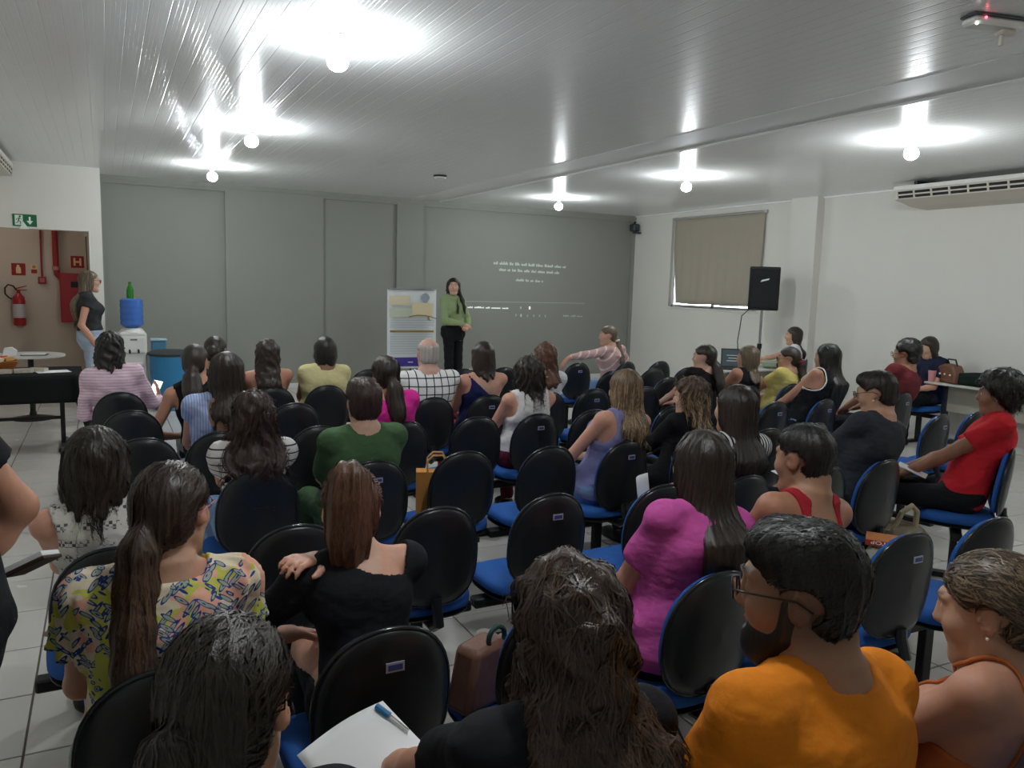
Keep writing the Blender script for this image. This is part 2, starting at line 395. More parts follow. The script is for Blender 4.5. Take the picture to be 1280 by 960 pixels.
# fire equipment on the corridor wall
CY = 13.2
t = thing('extinguisher_sign', 'square red sign with a cream extinguisher symbol on the corridor wall', 'sign', (-1.065, CY, 1.725))
b = MB(); b.box(-.085, .085, -.004, 0, -.085, .085); obj('plate', b, m_sred, t, False)
b = MB(); b.prism([(-.03, -.055), (.03, -.055), (.03, .02), (.012, .04), (.012, .062), (-.018, .062), (-.018, .04), (-.03, .02)], -.007, -.003, 'y'); obj('symbol', b, m_scream, t, False)
t = thing('alarm_notice', 'small cream and red notice beside the thin red conduit', 'sign', (-.875, CY, 1.735))
b = MB(); b.box(-.04, .04, -.003, 0, -.065, .065); obj('plate', b, m_scream, t, False)
b = MB(); b.box(-.036, .036, -.005, -.002, -.06, -.005); obj('red_band', b, m_sred, t, False)
b = MB(); b.lathe([(.012, -.006), (.024, -.006), (.024, -.003), (.012, -.003)], (0, 0, .03), 16, 'y'); obj('ring_symbol', b, mat('ochre', 'b98a3a', .5), t, False)
t = thing('alarm_conduit', 'thin red conduit ending in a small red box on the corridor wall', 'conduit', (-.78, CY, 1.58))
b = MB(); b.tube([(0, -.02, 1.4), (0, -.02, .05)], .012); obj('conduit', b, m_redp, t)
b = MB(); b.box(-.05, .05, -.05, 0, -.05, .05, .006); obj('box', b, m_redp, t)
b = MB(); b.box(-.03, .03, -.054, -.05, -.03, .03); obj('cover', b, mat('dull_pink', 'b4696a', .5), t, False)
t = thing('hydrant_pipe', 'thick red water pipe running down into the hydrant cabinet', 'pipe', (-.6, CY, 1.62))
b = MB(); b.tube([(0, -.06, 1.4), (0, -.06, .12), (.01, -.06, .05), (.05, -.06, 0), (.12, -.06, -.01)], .038, 12); obj('pipe', b, m_redp, t)
b = MB(); b.tube([(0, -.06, .16), (0, -.06, .11)], .048, 12); obj('coupling', b, mat('brass_pink', 'b9837a', .4), t)
t = thing('hydrant_sign', 'red sign with a cream letter H above the hydrant cabinet', 'sign', (-.33, CY, 1.855))
b = MB(); b.box(-.085, .085, -.004, 0, -.085, .085); obj('plate', b, m_sred, t, False)
b = MB(); b.box(-.05, -.025, -.007, -.003, -.055, .055); b.box(.025, .05, -.007, -.003, -.055, .055); b.box(-.03, .03, -.0068, -.003, -.012, .012); obj('letter', b, m_scream, t, False)
t = thing('hydrant_cabinet', 'red fire hydrant cabinet on the corridor wall behind the standing blonde woman', 'cabinet', (-.34, CY, .99))
b = MB(); b.box(-.22, .22, -.2, 0, 0, .7, .005); obj('body', b, m_red, t)
b = MB(); b.box(-.205, .205, -.212, -.2, .015, .685, .004); d = obj('door', b, m_red, t)
b = MB(); b.box(-.08, .1, -.216, -.21, .50, .58, .002); obj('window', b, m_dsteel, d)
b = MB(); b.box(.16, .18, -.23, -.21, .3, .38, .003); obj('handle', b, m_steel, d)
b = MB(); b.prism([(-.02, .25), (.03, .27), (.04, .36), (.01, .42), (-.01, .36), (-.03, .31)], -.216, -.212, 'y'); obj('flame_symbol', b, mat('orange_print', 'd8622c', .5), d, False)
t = thing('cable_drop', 'thin dark cable with a white end hanging by the doorway edge', 'cable', (-.2, 12.5, 1.5))
b = MB(); b.tube([(0, 0, .72), (.005, 0, .3), (.01, 0, -.1)], .006, 6); obj('wire', b, m_plk, t)
b = MB(); b.box(-.02, .02, -.015, .015, .7, .74, .004); obj('clip', b, m_plw, t)
t = thing('fire_extinguisher', 'red fire extinguisher with white label hanging on the corridor wall', 'extinguisher', (-1.07, CY-.1, .93))
b = MB(); b.lathe([(.04, 0), (.075, .01), (.078, .03), (.078, .36), (.07, .41), (.035, .445), (.025, .46)], n=20); obj('cylinder', b, m_red, t)
b = MB(); b.lathe([(.0785, .12), (.0795, .12), (.0795, .31), (.0785, .31)], n=20); obj('label', b, mat('label_grey', 'd9cfcf', .6, fn=lambda T, c: T.col(T.mix(T.stripe(T.xyz()[2], .022, .007), c, lin('9a8f96')))), t)
b = MB(); b.tube([(0, 0, .45), (0, 0, .5)], .022, 10); b.box(-.02, .1, -.012, .012, .50, .512); b.prism([(-.02, .52), (.1, .56), (.1, .572), (-.03, .535)], -.01, .01, 'y'); obj('valve', b, m_redp, t)
b = MB(); b.tube([(-.02, 0, .5), (-.06, 0, .56), (-.12, 0, .58), (-.16, 0, .53), (-.16, 0, .45), (-.12, 0, .40), (-.08, -.01, .38)], .011, 8); obj('hose', b, m_plk, t)
b = MB(); b.box(-.03, .03, .06, .1, .3, .4); obj('wall_hook', b, m_dsteel, t, False)

# water dispenser with jug, glass bottle on top, bins
t = thing('water_dispenser', 'white water dispenser standing against the grey wall', 'water dispenser', (.30, 11.1, 0), R(4))
b = MB(); b.box(-.155, .155, -.15, .15, .02, .98, .02); obj('body', b, m_plw, t)
b = MB(); b.lathe([(.14, .97), (.15, .975), (.12, 1.02), (.1, 1.03)], n=24); obj('top_collar', b, m_plw, t)
b = MB(); b.box(-.13, .13, -.165, -.148, .72, .93, .008); obj('front_panel', b, mat('pale_plastic', 'e6e6e0', .3), t)
b = MB(); b.box(-.12, .12, -.2, -.148, .56, .6, .008); obj('drip_tray', b, m_plw, t)
for x in (-.05, .05):
    b = MB(); b.tube([(x, -.165, .76), (x, -.195, .755), (x, -.2, .72)], .012, 8); obj('tap', b, m_plk, t)
b = MB(); b.box(-.04, .04, -.168, -.16, .88, .9); obj('badge', b, mat('mid_grey', '77787a', .5), t, False)
def jugmat(t, c): t.b.inputs['Transmission Weight'].default_value = .2
m_jug = mat('blue_jug', '4a7cd0', .15, .5, fn=jugmat)
t = thing('water_jug', 'translucent blue water jug upturned on the white dispenser', 'jug', (.30, 11.1, 1.0))
pr = [(.03, .005), (.05, .02), (.12, .06)]
for k in range(4): pr += [(.135, .075+.075*k), (.137, .10+.075*k), (.13, .125+.075*k), (.135, .14+.075*k)]
pr += [(.13, .385), (.1, .4), (.01, .4)]
b = MB(); b.lathe(pr, n=28); obj('body', b, m_jug, t)
t = thing('green_bottle', 'green glass bottle standing on top of the blue water jug', 'bottle', (.29, 11.1, 1.402))
m_gb = mat('green_glass', '3d9a35', .1, .5, trans=.5)
b = MB(); b.lathe([(.03, 0), (.042, .004), (.043, .1), (.036, .12), (.03, .14), (.018, .165), (.016, .19)], n=20); obj('body', b, m_gb, t)
b = MB(); b.lathe([(.018, .185), (.019, .187), (.019, .205), (.01, .207)], n=16); obj('cap', b, m_gb, t)
t = thing('water_bin', 'large blue drum bin with a dark lid near the water dispenser', 'bin', (.72, 10.9, 0))
b = MB(); b.lathe([(.18, 0), (.2, .01), (.225, .3), (.245, .68), (.24, .7)], n=28); obj('drum', b, mat('blue_drum', '2f7fb0', .45, .5), t)
b = MB(); b.lathe([(.24, .69), (.265, .7), (.268, .725), (.2, .755), (.02, .765)], n=28); obj('lid', b, mat('grey_lid', '3b3d3f', .7, bump=.6, bscale=30), t)
t = thing('blue_box', 'small blue box peeking up behind the drum bin', 'box', (.62, 11.4, 0))
b = MB(); b.box(-.09, .09, -.09, .09, 0, .84, .01); obj('body', b, mat('steel_blue', '4a7f9e', .5), t)
b = MB(); b.box(-.1, .1, -.1, .1, .84, .87, .008); obj('lid', b, mat('pale_blue', '9fb9c6', .5), t)

# ================================================================ FRONT OF THE ROOM
# projected slide: faint words on the grey wall
m_words = mat('projected_light', (.55, .62, .55), .7, .1, emit=(.75, .85, .75), es=.10)
m_words2 = mat('projected_light_bright', (.7, .75, .7), .7, .1, emit=(.9, .95, .9), es=.5)
m_words3 = mat('projected_light_dim', (.5, .55, .5), .7, .1, emit=(.75, .85, .75), es=.03)
t = thing('projected_slide', 'faint projected slide of pale text lines on the grey wall right of the presenter', 'projection', (0, YF-.001, 0))
rnd = random.Random(4)
def wordline(x0, x1, z0, z1, hgt, m, name='text_line'):
    b = MB(); x = x0
    while x < x1-.01:
        w = min(rnd.uniform(.05, .19), x1-x); z = z0+(z1-z0)*(x-x0)/(x1-x0); a = x
        while a < x+w:
            lw = rnd.uniform(.012, .024); hh = hgt*rnd.choice((.62, .62, 1, .75)); b.box(a, min(a+lw, x+w), -.003, 0, z, z+hh); a += lw+.006
        x += w+.035
    o = obj(name, b, m, t, False); o['kind'] = 'stuff'; return o
wordline(6.05, 7.53, 2.05, 2.03, .05, m_words); wordline(6.16, 7.38, 1.94, 1.92, .05, m_words); wordline(6.5, 7.05, 1.77, 1.76, .045, m_words)
b = MB(); b.box(5.5, 7.95, -.002, 0, 1.395, 1.402); obj('rule_line', b, m_words3, t, False)
wordline(5.56, 6.36, 1.285, 1.275, .03, m_words2)
for x, z, r, m in ((6.61, 1.3, .02, m_words), (6.79, 1.30, .028, m_words2), (6.52, 1.17, .02, m_words3), (6.62, 1.165, .025, m_words), (6.75, 1.16, .02, m_words3), (6.88, 1.16, .02, m_words3), (7.0, 1.16, .018, m_words3), (7.12, 1.155, .018, m_words3)):
    b = MB(); b.box(x-r*.6, x+r*.6, -.003, 0, z-r, z+r, .002); obj('icon', b, m, t, False)
wordline(7.5, 7.95, 1.15, 1.145, .03, m_words3)

# banner on a stand
t = thing('roll_up_banner', 'white printed poster with gold and violet bands on a stand left of the presenter', 'banner', (4.09, 11.2, 0), R(-3))
m_ban = mat('banner_vinyl', 'e4e9ea', .45, .4, var=.03)
def pan(x0, x1, z0, z1, m, nm, d=-.004):
    b = MB(); b.box(x0, x1, d, -.0015, z0, z1); return obj(nm, b, m, pn, False)
b = MB(); b.grid(lambda u, v: (-.38+.76*u, .02*math.sin(v*2.2)*v-.0, .43+1.17*v), 6, 14); pn = obj('panel', b, m_ban, t, 'all'); q = pn.modifiers.new('thickness', 'SOLIDIFY'); q.thickness = .003
b = MB(); b.box(-.385, .385, -.012, .012, 1.595, 1.612, .003); obj('top_rail', b, m_steel, t)
b = MB(); b.box(-.385, .385, -.02, .02, .415, .435, .004); obj('bottom_rail', b, m_plw, t)
b = MB(); b.tube([(0, .06, 0), (0, .035, 1.6)], .012); b.tube([(-.3, .3, .012), (0, .06, .06), (.3, .3, .012)], .012); b.tube([(0, -.2, .012), (0, .06, .06)], .012); obj('stand', b, m_dsteel, t)
m_gold = mat('print_gold', 'e0d7bb', .5); m_gold2 = mat('print_brown_gold', '9c8350', .5); m_sage = mat('print_sage', 'cfd8c4', .5); m_vio = mat('print_violet', '4a3d94', .45); m_blu = mat('print_slate', '9aa6ae', .5); m_txt = mat('print_text', 'ccd3d8', .6); m_sand = mat('print_sand', 'e2d5b0', .5)
pan(-.35, -.03, 1.36, 1.50, m_gold, 'title_block'); pan(-.35, .0, 1.18, 1.32, m_sage, 'sage_block'); pan(.0, .33, 1.2, 1.40, m_sand, 'sand_block')
b = MB(); b.prism([(.20+.07*math.cos(a*.5236)*(1 if a < 7 else .8), 1.47+.075*math.sin(a*.5236)) for a in range(12)], -.006, -.0015, 'y'); obj('flower_print', b, m_blu, pn, False)
b = MB(); b.tube([(-.05, -.004, 1.19), (.08, -.004, 1.215), (.2, -.004, 1.21), (.3, -.004, 1.19), (.375, -.004, 1.165)], .008, 6); b.tube([(.24, -.004, 1.2), (.28, -.004, 1.13)], .007, 6); b.tube([(.27, -.004, 1.2), (.24, -.004, 1.14)], .007, 6); obj('ribbon_print', b, m_gold2, pn)
pan(-.34, .34, .955, .985, m_gold2, 'gold_band'); pan(-.38, .38, .445, .58, m_vio, 'violet_band')
pan(-.06, .02, .50, .515, m_ban, 'footer_mark', -.006)
z = 1.13
for k in range(4): pan(-.34, .34-.1*(k == 3), z, z+.012, m_txt, 'text_line'); z -= .035
z = .92
for k in range(9): pan(-.34, (.1 if k % 4 == 3 else .33), z, z+.012, m_txt, 'text_line'); z -= .036

# loudspeaker on a pole, its cables
t = thing('pole_speaker', 'black loudspeaker with a slanted white badge on a pole in front of the window', 'speaker', (8.35, 8.42, 0), R(-40))
b = MB(); b.prism([(-.21, -.16), (.21, -.16), (.17, .17), (-.17, .17)], 1.45, 2.06); o = obj('cabinet', b, m_plk, t)
bv = o.modifiers.new('bevel', 'BEVEL'); bv.width = .02; bv.segments = 3
b = MB(); b.box(-.195, .195, -.172, -.158, 1.48, 2.03, .012); obj('front_grille', b, mat('speaker_cloth', '202325', .7, .3, bump=.5, bscale=300), t)
b = MB(); b.prism([(-.06, 1.845), (.05, 1.875), (.065, 1.9), (-.04, 1.875)], -.18, -.17, 'y'); obj('badge', b, m_signw, t, False)
b = MB(); b.tube([(0, 0, .55), (0, 0, 1.46)], .018, 12); obj('pole', b, m_steel, t)
b = MB(); b.tube([(0, 0, .3), (0, 0, .95)], .025, 12); obj('outer_pole', b, m_dsteel, t)
b = MB(); b.tube([(0, 0, .9), (0, 0, .97)], .034, 12); obj('collar', b, m_plk, t)
for k in range(3):
    a = k*2.094+.4; b = MB(); b.tube([(.02*math.cos(a), .02*math.sin(a), .62), (.5*math.cos(a), .5*math.sin(a), .015)], .013); b.tube([(.02*math.cos(a), .02*math.sin(a), .32), (.26*math.cos(a), .26*math.sin(a), .3)], .008); obj('leg', b, m_dsteel, t)
t = thing('speaker_cable', 'thin dark cable hanging from the pole loudspeaker', 'cable', (8.1, 8.55, 0))
b = MB(); b.tube([(.1, -.05, 1.47), (.0, 0, 1.36), (-.02, 0, 1.2), (-.03, .02, 1.0), (-.02, 0, .8), (-.05, .05, .4), (-.03, .0, .01)], .007, 6); obj('wire', b, m_plk, t)

# laptop table by the right wall
m_ltop = mat('grey_laminate', 'bdbcb6', .4, .4, var=.04)
m_blk = mat('satin_black', '101113', .45, .4)
def table(name, label, x, y, w, d, rz=0, z=.74, leg='T'):
    t = thing(name, label, 'table', (x, y, 0), rz)
    b = MB(); b.box(-w/2, w/2, -d/2, d/2, z-.025, z, .006); obj('tabletop', b, m_ltop, t)
    for s in (-1, 1):
        b = MB(); b.box(s*(w/2-.12)-.03, s*(w/2-.12)+.03, -.03, .03, .05, z-.025, .005); obj('leg', b, mat('navy_steel', '2c3340', .4, .5, .2), t)
        b = MB(); b.box(s*(w/2-.12)-.035, s*(w/2-.12)+.035, -d/2+.04, d/2-.04, 0, .05, .01); obj('foot', b, mat('navy_steel', '2c3340', .4, .5, .2), t)
    b = MB(); b.box(-w/2+.15, w/2-.15, -.012, .012, z-.34, z-.04); obj('modesty_panel', b, mat('panel_laminate', 'a09e92', .5), t, False)
    return t
table('laptop_table', 'grey table near the right wall carrying the open laptop', 7.35, 7.55, 1.3, .5, R(0))
def laptop(label, x, y, z, rz, scr):
    t = thing('laptop', label, 'laptop', (x, y, z), rz)
    b = MB(); b.box(-.17, .17, -.12, .12, 0, .016, .004); obj('base', b, m_blk, t)
    b = MB(); b.box(-.15, .15, -.02, .09, .016, .018); obj('keyboard', b, m_dk, t, False)
    M = Matrix.Translation((0, .12, .012)) @ Matrix.Rotation(R(-14), 4, 'X')
    b = MB(); b.box(-.17, .17, 0, .01, 0, .24, .003); b.xf(M); l = obj('lid', b, m_blk, t)
    b = MB(); b.box(-.155, .155, -.002, 0, .015, .225); b.xf(M); obj('screen', b, scr, l, False)
    return t, M, l
m_lscr = mat('laptop_screen', '1c2226', .2, .5, emit=(.10, .14, .16), es=.25)
lt, LM, ll = laptop('open black laptop with lines of text on its screen, on the side table', 6.98, 7.42, .74, R(-38), m_lscr)
b = MB()
for k, (a, c) in enumerate(((-.1, .1), (-.08, .06), (-.1, .08))): b.box(a, c, -.0035, -.0015, .15-.035*k, .156-.035*k)
b.xf(LM); obj('text_line', b, m_words, ll, False)['kind'] = 'stuff'
t = thing('projector', 'small projector with a pale greenish case on the side table', 'projector', (7.62, 7.42, .74), R(-40))
b = MB(); b.box(-.14, .14, -.1, .1, .01, .10, .02); obj('case', b, mat('greenish_plastic', '8f9a84', .5), t)
b = MB(); b.lathe([(.03, -.1), (.036, -.1), (.036, -.125), (.025, -.12)], (.06, 0, .055), 16, 'y'); obj('lens', b, m_plk, t)
t = thing('cable_box', 'small white adapter on the table left of the open laptop', 'adapter', (6.78, 7.62, .74)); b = MB(); b.box(-.04, .04, -.03, .03, 0, .05, .008); obj('case', b, m_plw, t)
b = MB(); b.tube([(.04, 0, .02), (.12, -.02, .006), (.2, -.08, .006)], .005, 6); obj('wire', b, m_plk, t)

# table at the right wall with bags
table('bag_table', 'grey table along the right wall heaped with bags', 8.66, 5.15, 1.43, .5, R(90))
t = thing('leather_handbag', 'brown leather handbag standing on the table at the right wall', 'handbag', (8.55, 5.64, .74), R(70))
m_lea = mat('brown_leather', '6d4a3a', .5, .4, var=.15, vscale=20, bump=.15, bscale=80)
b = MB(); b.prism([(-.16, 0), (.16, 0), (.18, .05), (.14, .19), (.05, .22), (-.1, .21), (-.17, .1)], -.07, .07, 'y'); o = obj('body', b, m_lea, t); bv = o.modifiers.new('bevel', 'BEVEL'); bv.width = .03; bv.segments = 3
b = MB(); b.tube([(-.1, 0, .2), (-.06, 0, .27), (.06, 0, .27), (.1, 0, .2)], .009, 8); obj('handle', b, m_blk, t)
for x in (-.09, 0, .08): b = MB(); b.ball((x, .075, .1+.02*x), .012, 8); obj('stud', b, m_gold, t)
t = thing('dark_backpack', 'dark green soft backpack lying on the table at the right wall', 'backpack', (8.62, 5.27, .74), R(90))
b = MB(); b.prism([(-.32, 0), (.3, 0), (.34, .05), (.26, .13), (.0, .15), (-.2, .12), (-.34, .06)], -.15, .15, 'y'); o = obj('body', b, mat('dark_green_cloth', '14231f', .8, .2, bump=.4, bscale=40), t); bv = o.modifiers.new('bevel', 'BEVEL'); bv.width = .045; bv.segments = 3
b = MB(); b.tube([(-.2, .02, .12), (-.25, .03, .15), (-.3, .02, .13), (-.32, 0, .08)], .014, 8); obj('white_strap', b, m_plw, t)
t = thing('pink_cup', 'pink plastic cup at the corner of the bag table', 'cup', (8.47, 5.81, .74))
b = MB(); b.lathe([(.03, 0), (.036, .002), (.045, .13), (.041, .13), (.034, .01), (.001, .008)], n=20); obj('body', b, mat('pink_plastic', 'cf8f96', .4), t)
t = thing('blue_bottle', 'blue bottle standing behind the dark backpack', 'bottle', (8.8, 4.86, .74))
b = MB(); b.lathe([(.03, 0), (.035, .005), (.035, .15), (.02, .17), (.02, .2), (.002, .2)], n=16); obj('body', b, mat('sky_blue_plastic', '4b86a8', .3), t)

# left: cloth-covered snack table, round table behind
m_cloth = mat('black_tablecloth', '17191a', .85, .15, bump=.2, bscale=120)
t = thing('snack_table', 'folding table hidden under the black cloth, metal legs showing', 'table', (-.67, 8.8, 0))
b = MB(); b.box(-.39, .39, -.36, .36, .725, .75, .005); obj('tabletop', b, m_ltop, t)
for x in (-.30, .27):
    b = MB(); b.box(x-.02, x+.02, -.02, .02, .04, .725); obj('leg', b, m_dsteel, t, False)
    b = MB(); b.box(x-.03, x+.03, -.33, .33, 0, .045, .012); obj('foot', b, m_dsteel, t)
b = MB(); b.box(-.30, .27, -.012, .012, .28, .31); obj('crossbar', b, m_dsteel, t, False)
b = MB(); hw, hd = .40, .38
def clothfn(u, v):
    # the cloth wraps over the top and hangs lower at its corners
    U = (u-.5)*2*(hw+.26); V = (v-.5)*2*(hd+.26)
    ox = max(abs(U)-hw, 0); oy = max(abs(V)-hd, 0); sx = math.copysign(1, U); sy = math.copysign(1, V)
    if ox and oy:
        r = math.hypot(ox, oy); k = 1/max(r, 1e-4); f = .13*math.sin(math.atan2(oy, ox)*2)
        return (sx*(hw+ox*k*(.05+f*min(1, r*3))), sy*(hd+oy*k*(.05+f*min(1, r*3))), .757-r*(1+.9*math.sin(math.atan2(oy, ox)*2)**2))
    w = .018*math.sin(U*14+V*9)*(ox+oy)
    return (sx*(hw+(.035 if ox else 0))+w if ox else U, (sy*(hd+.035)+w) if oy else V, .757-ox-oy)
b.grid(clothfn, 56, 48); ct = obj('black_tablecloth', b, m_cloth, None, 'all', loc=(-.67, 8.8, 0), label='black tablecloth hanging in points over the snack table at left', cat='tablecloth')
sol = ct.modifiers.new('thickness', 'SOLIDIFY'); sol.thickness = .004
t = thing('snack_basket', 'brown wicker basket of wrapped snacks on the black tablecloth', 'basket', (-.92, 8.86, .762))
def wick(T, c):
    T.col(T.mix(T.stripe(T.xyz()[2], .02, .01), c, tuple(x*.5 for x in c)))
b = MB(); b.lathe([(.1, 0), (.13, .005), (.17, .09), (.165, .095), (.125, .02), (.01, .015)], n=24); obj('body', b, mat('wicker', 'a4622c', .7, fn=wick), t)
for k, (x, y, rz, col) in enumerate(((-.08, .02, .3, 'b2332b'), (.0, -.04, 1.2, 'e8dcc0'), (.08, .03, 2.1, 'd9a860'), (.02, .07, .8, 'b2332b'))):
    b = MB(); b.prism([(-.05, -.035), (.05, -.035), (.055, 0), (.05, .035), (-.05, .035), (-.055, 0)], 0, .03); o = obj('snack_packet', b, mat('packet_'+col, col, .35), None, False, loc=(-.92+x, 8.86+y, .855), rz=rz, label=['red snack packet at the left in the wicker basket', 'cream snack packet at the front of the wicker basket', 'tan snack packet at the right in the wicker basket', 'red snack packet at the back of the wicker basket'][k], cat='snack packet', group='snacks in the basket')
    o.rotation_euler[0] = .5-.3*k
for k, (x, y, rz) in enumerate(((-.86, 8.60, .2), (-.70, 8.64, .1), (-.58, 8.70, -.2))):
    b = MB(); b.prism([(-.075, -.05), (.06, -.05), (.085, 0), (.06, .05), (-.075, .05)], 0, .035, 'z'); o = obj('wrapped_sandwich', b, mat('cling_film', 'b9b3a3', .25, .6, var=.3, vscale=40), None, False, loc=(x, y, .762), rz=rz, label=['leftmost film-wrapped sandwich in front of the wicker basket', 'middle film-wrapped sandwich in front of the wicker basket', 'rightmost film-wrapped sandwich, next to the white sheet'][k], cat='sandwich', group='wrapped sandwiches on the cloth')
b = MB(); b.box(-.14, .14, -.1, .1, 0, .003); obj('paper_sheet', b, m_paper, None, False, loc=(-.46, 8.66, .762), rz=.25, label='white paper sheet lying on the black tablecloth', cat='paper')
t = thing('round_table', 'white round table behind the black cloth table', 'table', (-.78, 10.6, 0))
b = MB(); b.lathe([(.30, .725), (.35, .73), (.355, .745), (.35, .755), (.01, .756)], n=40); obj('tabletop', b, mat('white_laminate', 'd6d4ce', .35), t)
b = MB(); b.lathe([(.22, 0), (.22, .015), (.04, .05), (.03, .1), (.03, .72)], n=24); obj('pedestal', b, m_dsteel, t)
b = MB(); b.box(-.12, .14, -.09, .09, 0, .006); o = obj('clipboard', b, m_blk, None, False, loc=(-.74, 10.5, .757), rz=-.1, label='black clipboard with white papers on the round table', cat='clipboard')
b = MB(); b.box(-.11, .12, -.08, .085, .006, .012); obj('paper', b, m_paper, o, False)
b = MB(); b.prism([(-.07, 0), (.06, 0), (.07, .05), (.02, .09), (-.05, .08)], -.05, .05, 'y'); obj('tissue_pack', b, m_paper, None, False, loc=(-.97, 10.5, .757), label='crumpled white tissue pack at the left on the round table', cat='tissues')

# ================================================================ CHAIRS
m_shell = mat('chair_shell_black', '1b1e21', .3, .5, bump=.08, bscale=250); m_rim = mat('chair_rim_gloss', '202327', .16, .6)
def fab(t, c):
    f = t.noise(400, 1); t.col(t.mix(f, tuple(x*.8 for x in c), c)); t.bump(f, .15, .002)
m_blue = mat('blue_upholstery', '2a5da8', .8, .25, fn=fab)
m_lab = mat('label_silver', 'b9bccb', .35, .5, .3); m_labb = mat('label_blue', '3f4a86', .4)
HW, HH, BT = .182, .205, .85             # back half width, half height, top height
def back_pt(a, k=1.0):
    c, s = math.cos(a), math.sin(a); n = 2.7 if s < 0 else 2.25
    r = (abs(c)**n+abs(s)**n)**(-1/n)
    x = HW*r*c*k; z = HH*r*s*k
    return x*(1-.05*(z/HH)), z
def shell_mesh(y0, y1, bulge, k, name, m, rings=5, N=40):
    mb = MB(); vs = []; fs = []
    def dome(y, sgn, kk, q):
        return y+sgn*bulge*(1-q*q)
    pr = [(0.0, y0, -1), (.45, y0, -1), (.8, y0, -1), (.95, y0+.004, -1), (1.0, y0+.012, 0), (1.0, y1-.010, 0), (.95, y1-.002, 1), (.8, y1, 1), (.45, y1, 1), (0.0, y1, 1)]
    for (q, y, sg) in pr:
        for j in range(N):
            x, z = back_pt(2*math.pi*j/N, max(q, .002)*k)
            yy = y+(sg*bulge*(1-q*q))+.9*x*x-.10*(z-HH)      # concave sideways, reclined
            vs.append((x, yy, BT-HH+z))
    fs = [(i*N+j, i*N+(j+1) % N, (i+1)*N+(j+1) % N, (i+1)*N+j) for i in range(len(pr)-1) for j in range(N)]
    mb.add(vs, fs); return mb.mesh(name, m, 'all')
ch_shell = shell_mesh(0, .028, .012, 1.0, 'back_shell', m_shell)
ch_cush = shell_mesh(.024, .058, .006, .955, 'back_cushion', m_blue)
mb = MB(); pts = []
for j in range(40):
    x, z = back_pt(2*math.pi*j/40, 1.0); pts.append((x, .016+.9*x*x-.10*(z-HH), BT-HH+z))
mb.tube(pts, .0075, 8, closed=True); ch_rim = mb.mesh('rim', m_rim, 'all')
def seat_mesh(z0, z1, k, name, m, N=36):
    mb = MB(); vs = []; pr = [(0, z0), (.9, z0), (1, z0+.012), (1, z1-.018), (.94, z1-.004), (.8, z1), (0.0, z1-.004)]
    for q, z in pr:
        for j in range(N):
            a = 2*math.pi*j/N; c, s = math.cos(a), math.sin(a); n = 3.2; r = (abs(c)**n+abs(s)**n)**(-1/n)
            x = .215*r*c*max(q, .002)*k; y = .205*r*s*max(q, .002)*k; x *= 1+.04*(y/.2)
            vs.append((x, .275+y, z-(.03*max(0, (y-.12)/.09)**2 if y > .12 else 0)))
    mb.add(vs, [(i*N+j, i*N+(j+1) % N, (i+1)*N+(j+1) % N, (i+1)*N+j) for i in range(len(pr)-1) for j in range(N)])
    return mb.mesh(name, m, 'all')
ch_seat = seat_mesh(.385, .445, 1.0, 'seat', m_blue); ch_pan = seat_mesh(.362, .388, .97, 'seat_pan', m_shell)
mb = MB(); mb.box(-.035, .035, .15, .36, .345, .365, .004)
mb.tube([(0, .18, .352), (0, .06, .35), (0, .005, .38), (0, .03, .44), (0, .035, .48)], [.022]*5, 8); ch_br = mb.mesh('bracket', m_shell, True)
mb = MB(); mb.box(-.25, .25, .24, .30, .30, .345, .006); ch_beam = mb.mesh('beam', m_blk, True)
mb = MB(); mb.box(-.028, .028, .25, .29, .03, .30, .004); ch_post = mb.mesh('post', m_blk, True)
mb = MB(); mb.prism([(-.03, .02), (.03, .02), (.03, .52), (-.03, .52)], 0, .032); ch_foot = mb.mesh('foot', m_blk, True)
def lift(z): return .02+.9*0-.10*(z-BT)-.0
mb = MB(); mb.box(-.024, .024, -.0165, -.0125, BT-.105, BT-.08); mb.mi = 1; mb.box(-.019, .019, -.018, -.016, BT-.1, BT-.085); ch_plate = mb.mesh('label_plate', [m_lab, m_labb])
mb = MB(); mb.tube([(.22, .05, .36), (.25, .05, .5), (.25, .08, .64), (.25, .3, .64), (.25, .33, .6), (.24, .3, .36)], .014, 8); ch_arm = mb.mesh('armrest', m_blk, 'all')
def chair(x, y, label, rz=0, plate=False, arm=False):
    t = thing('chair', label, 'chair', (x, y, 0), R(rz), 'blue and black chairs in rows')
    s = link('backrest', ch_shell, t); link('rim', ch_rim, s); link('cushion', ch_cush, s)
    if plate: link('label_plate', ch_plate, s, (.01, .013, 0))
    q = link('seat', ch_seat, t); link('seat_pan', ch_pan, q)
    link('bracket', ch_br, t); link('beam', ch_beam, t); link('post', ch_post, t); link('foot', ch_foot, t)
    if arm: link('armrest', ch_arm, t)
    return t

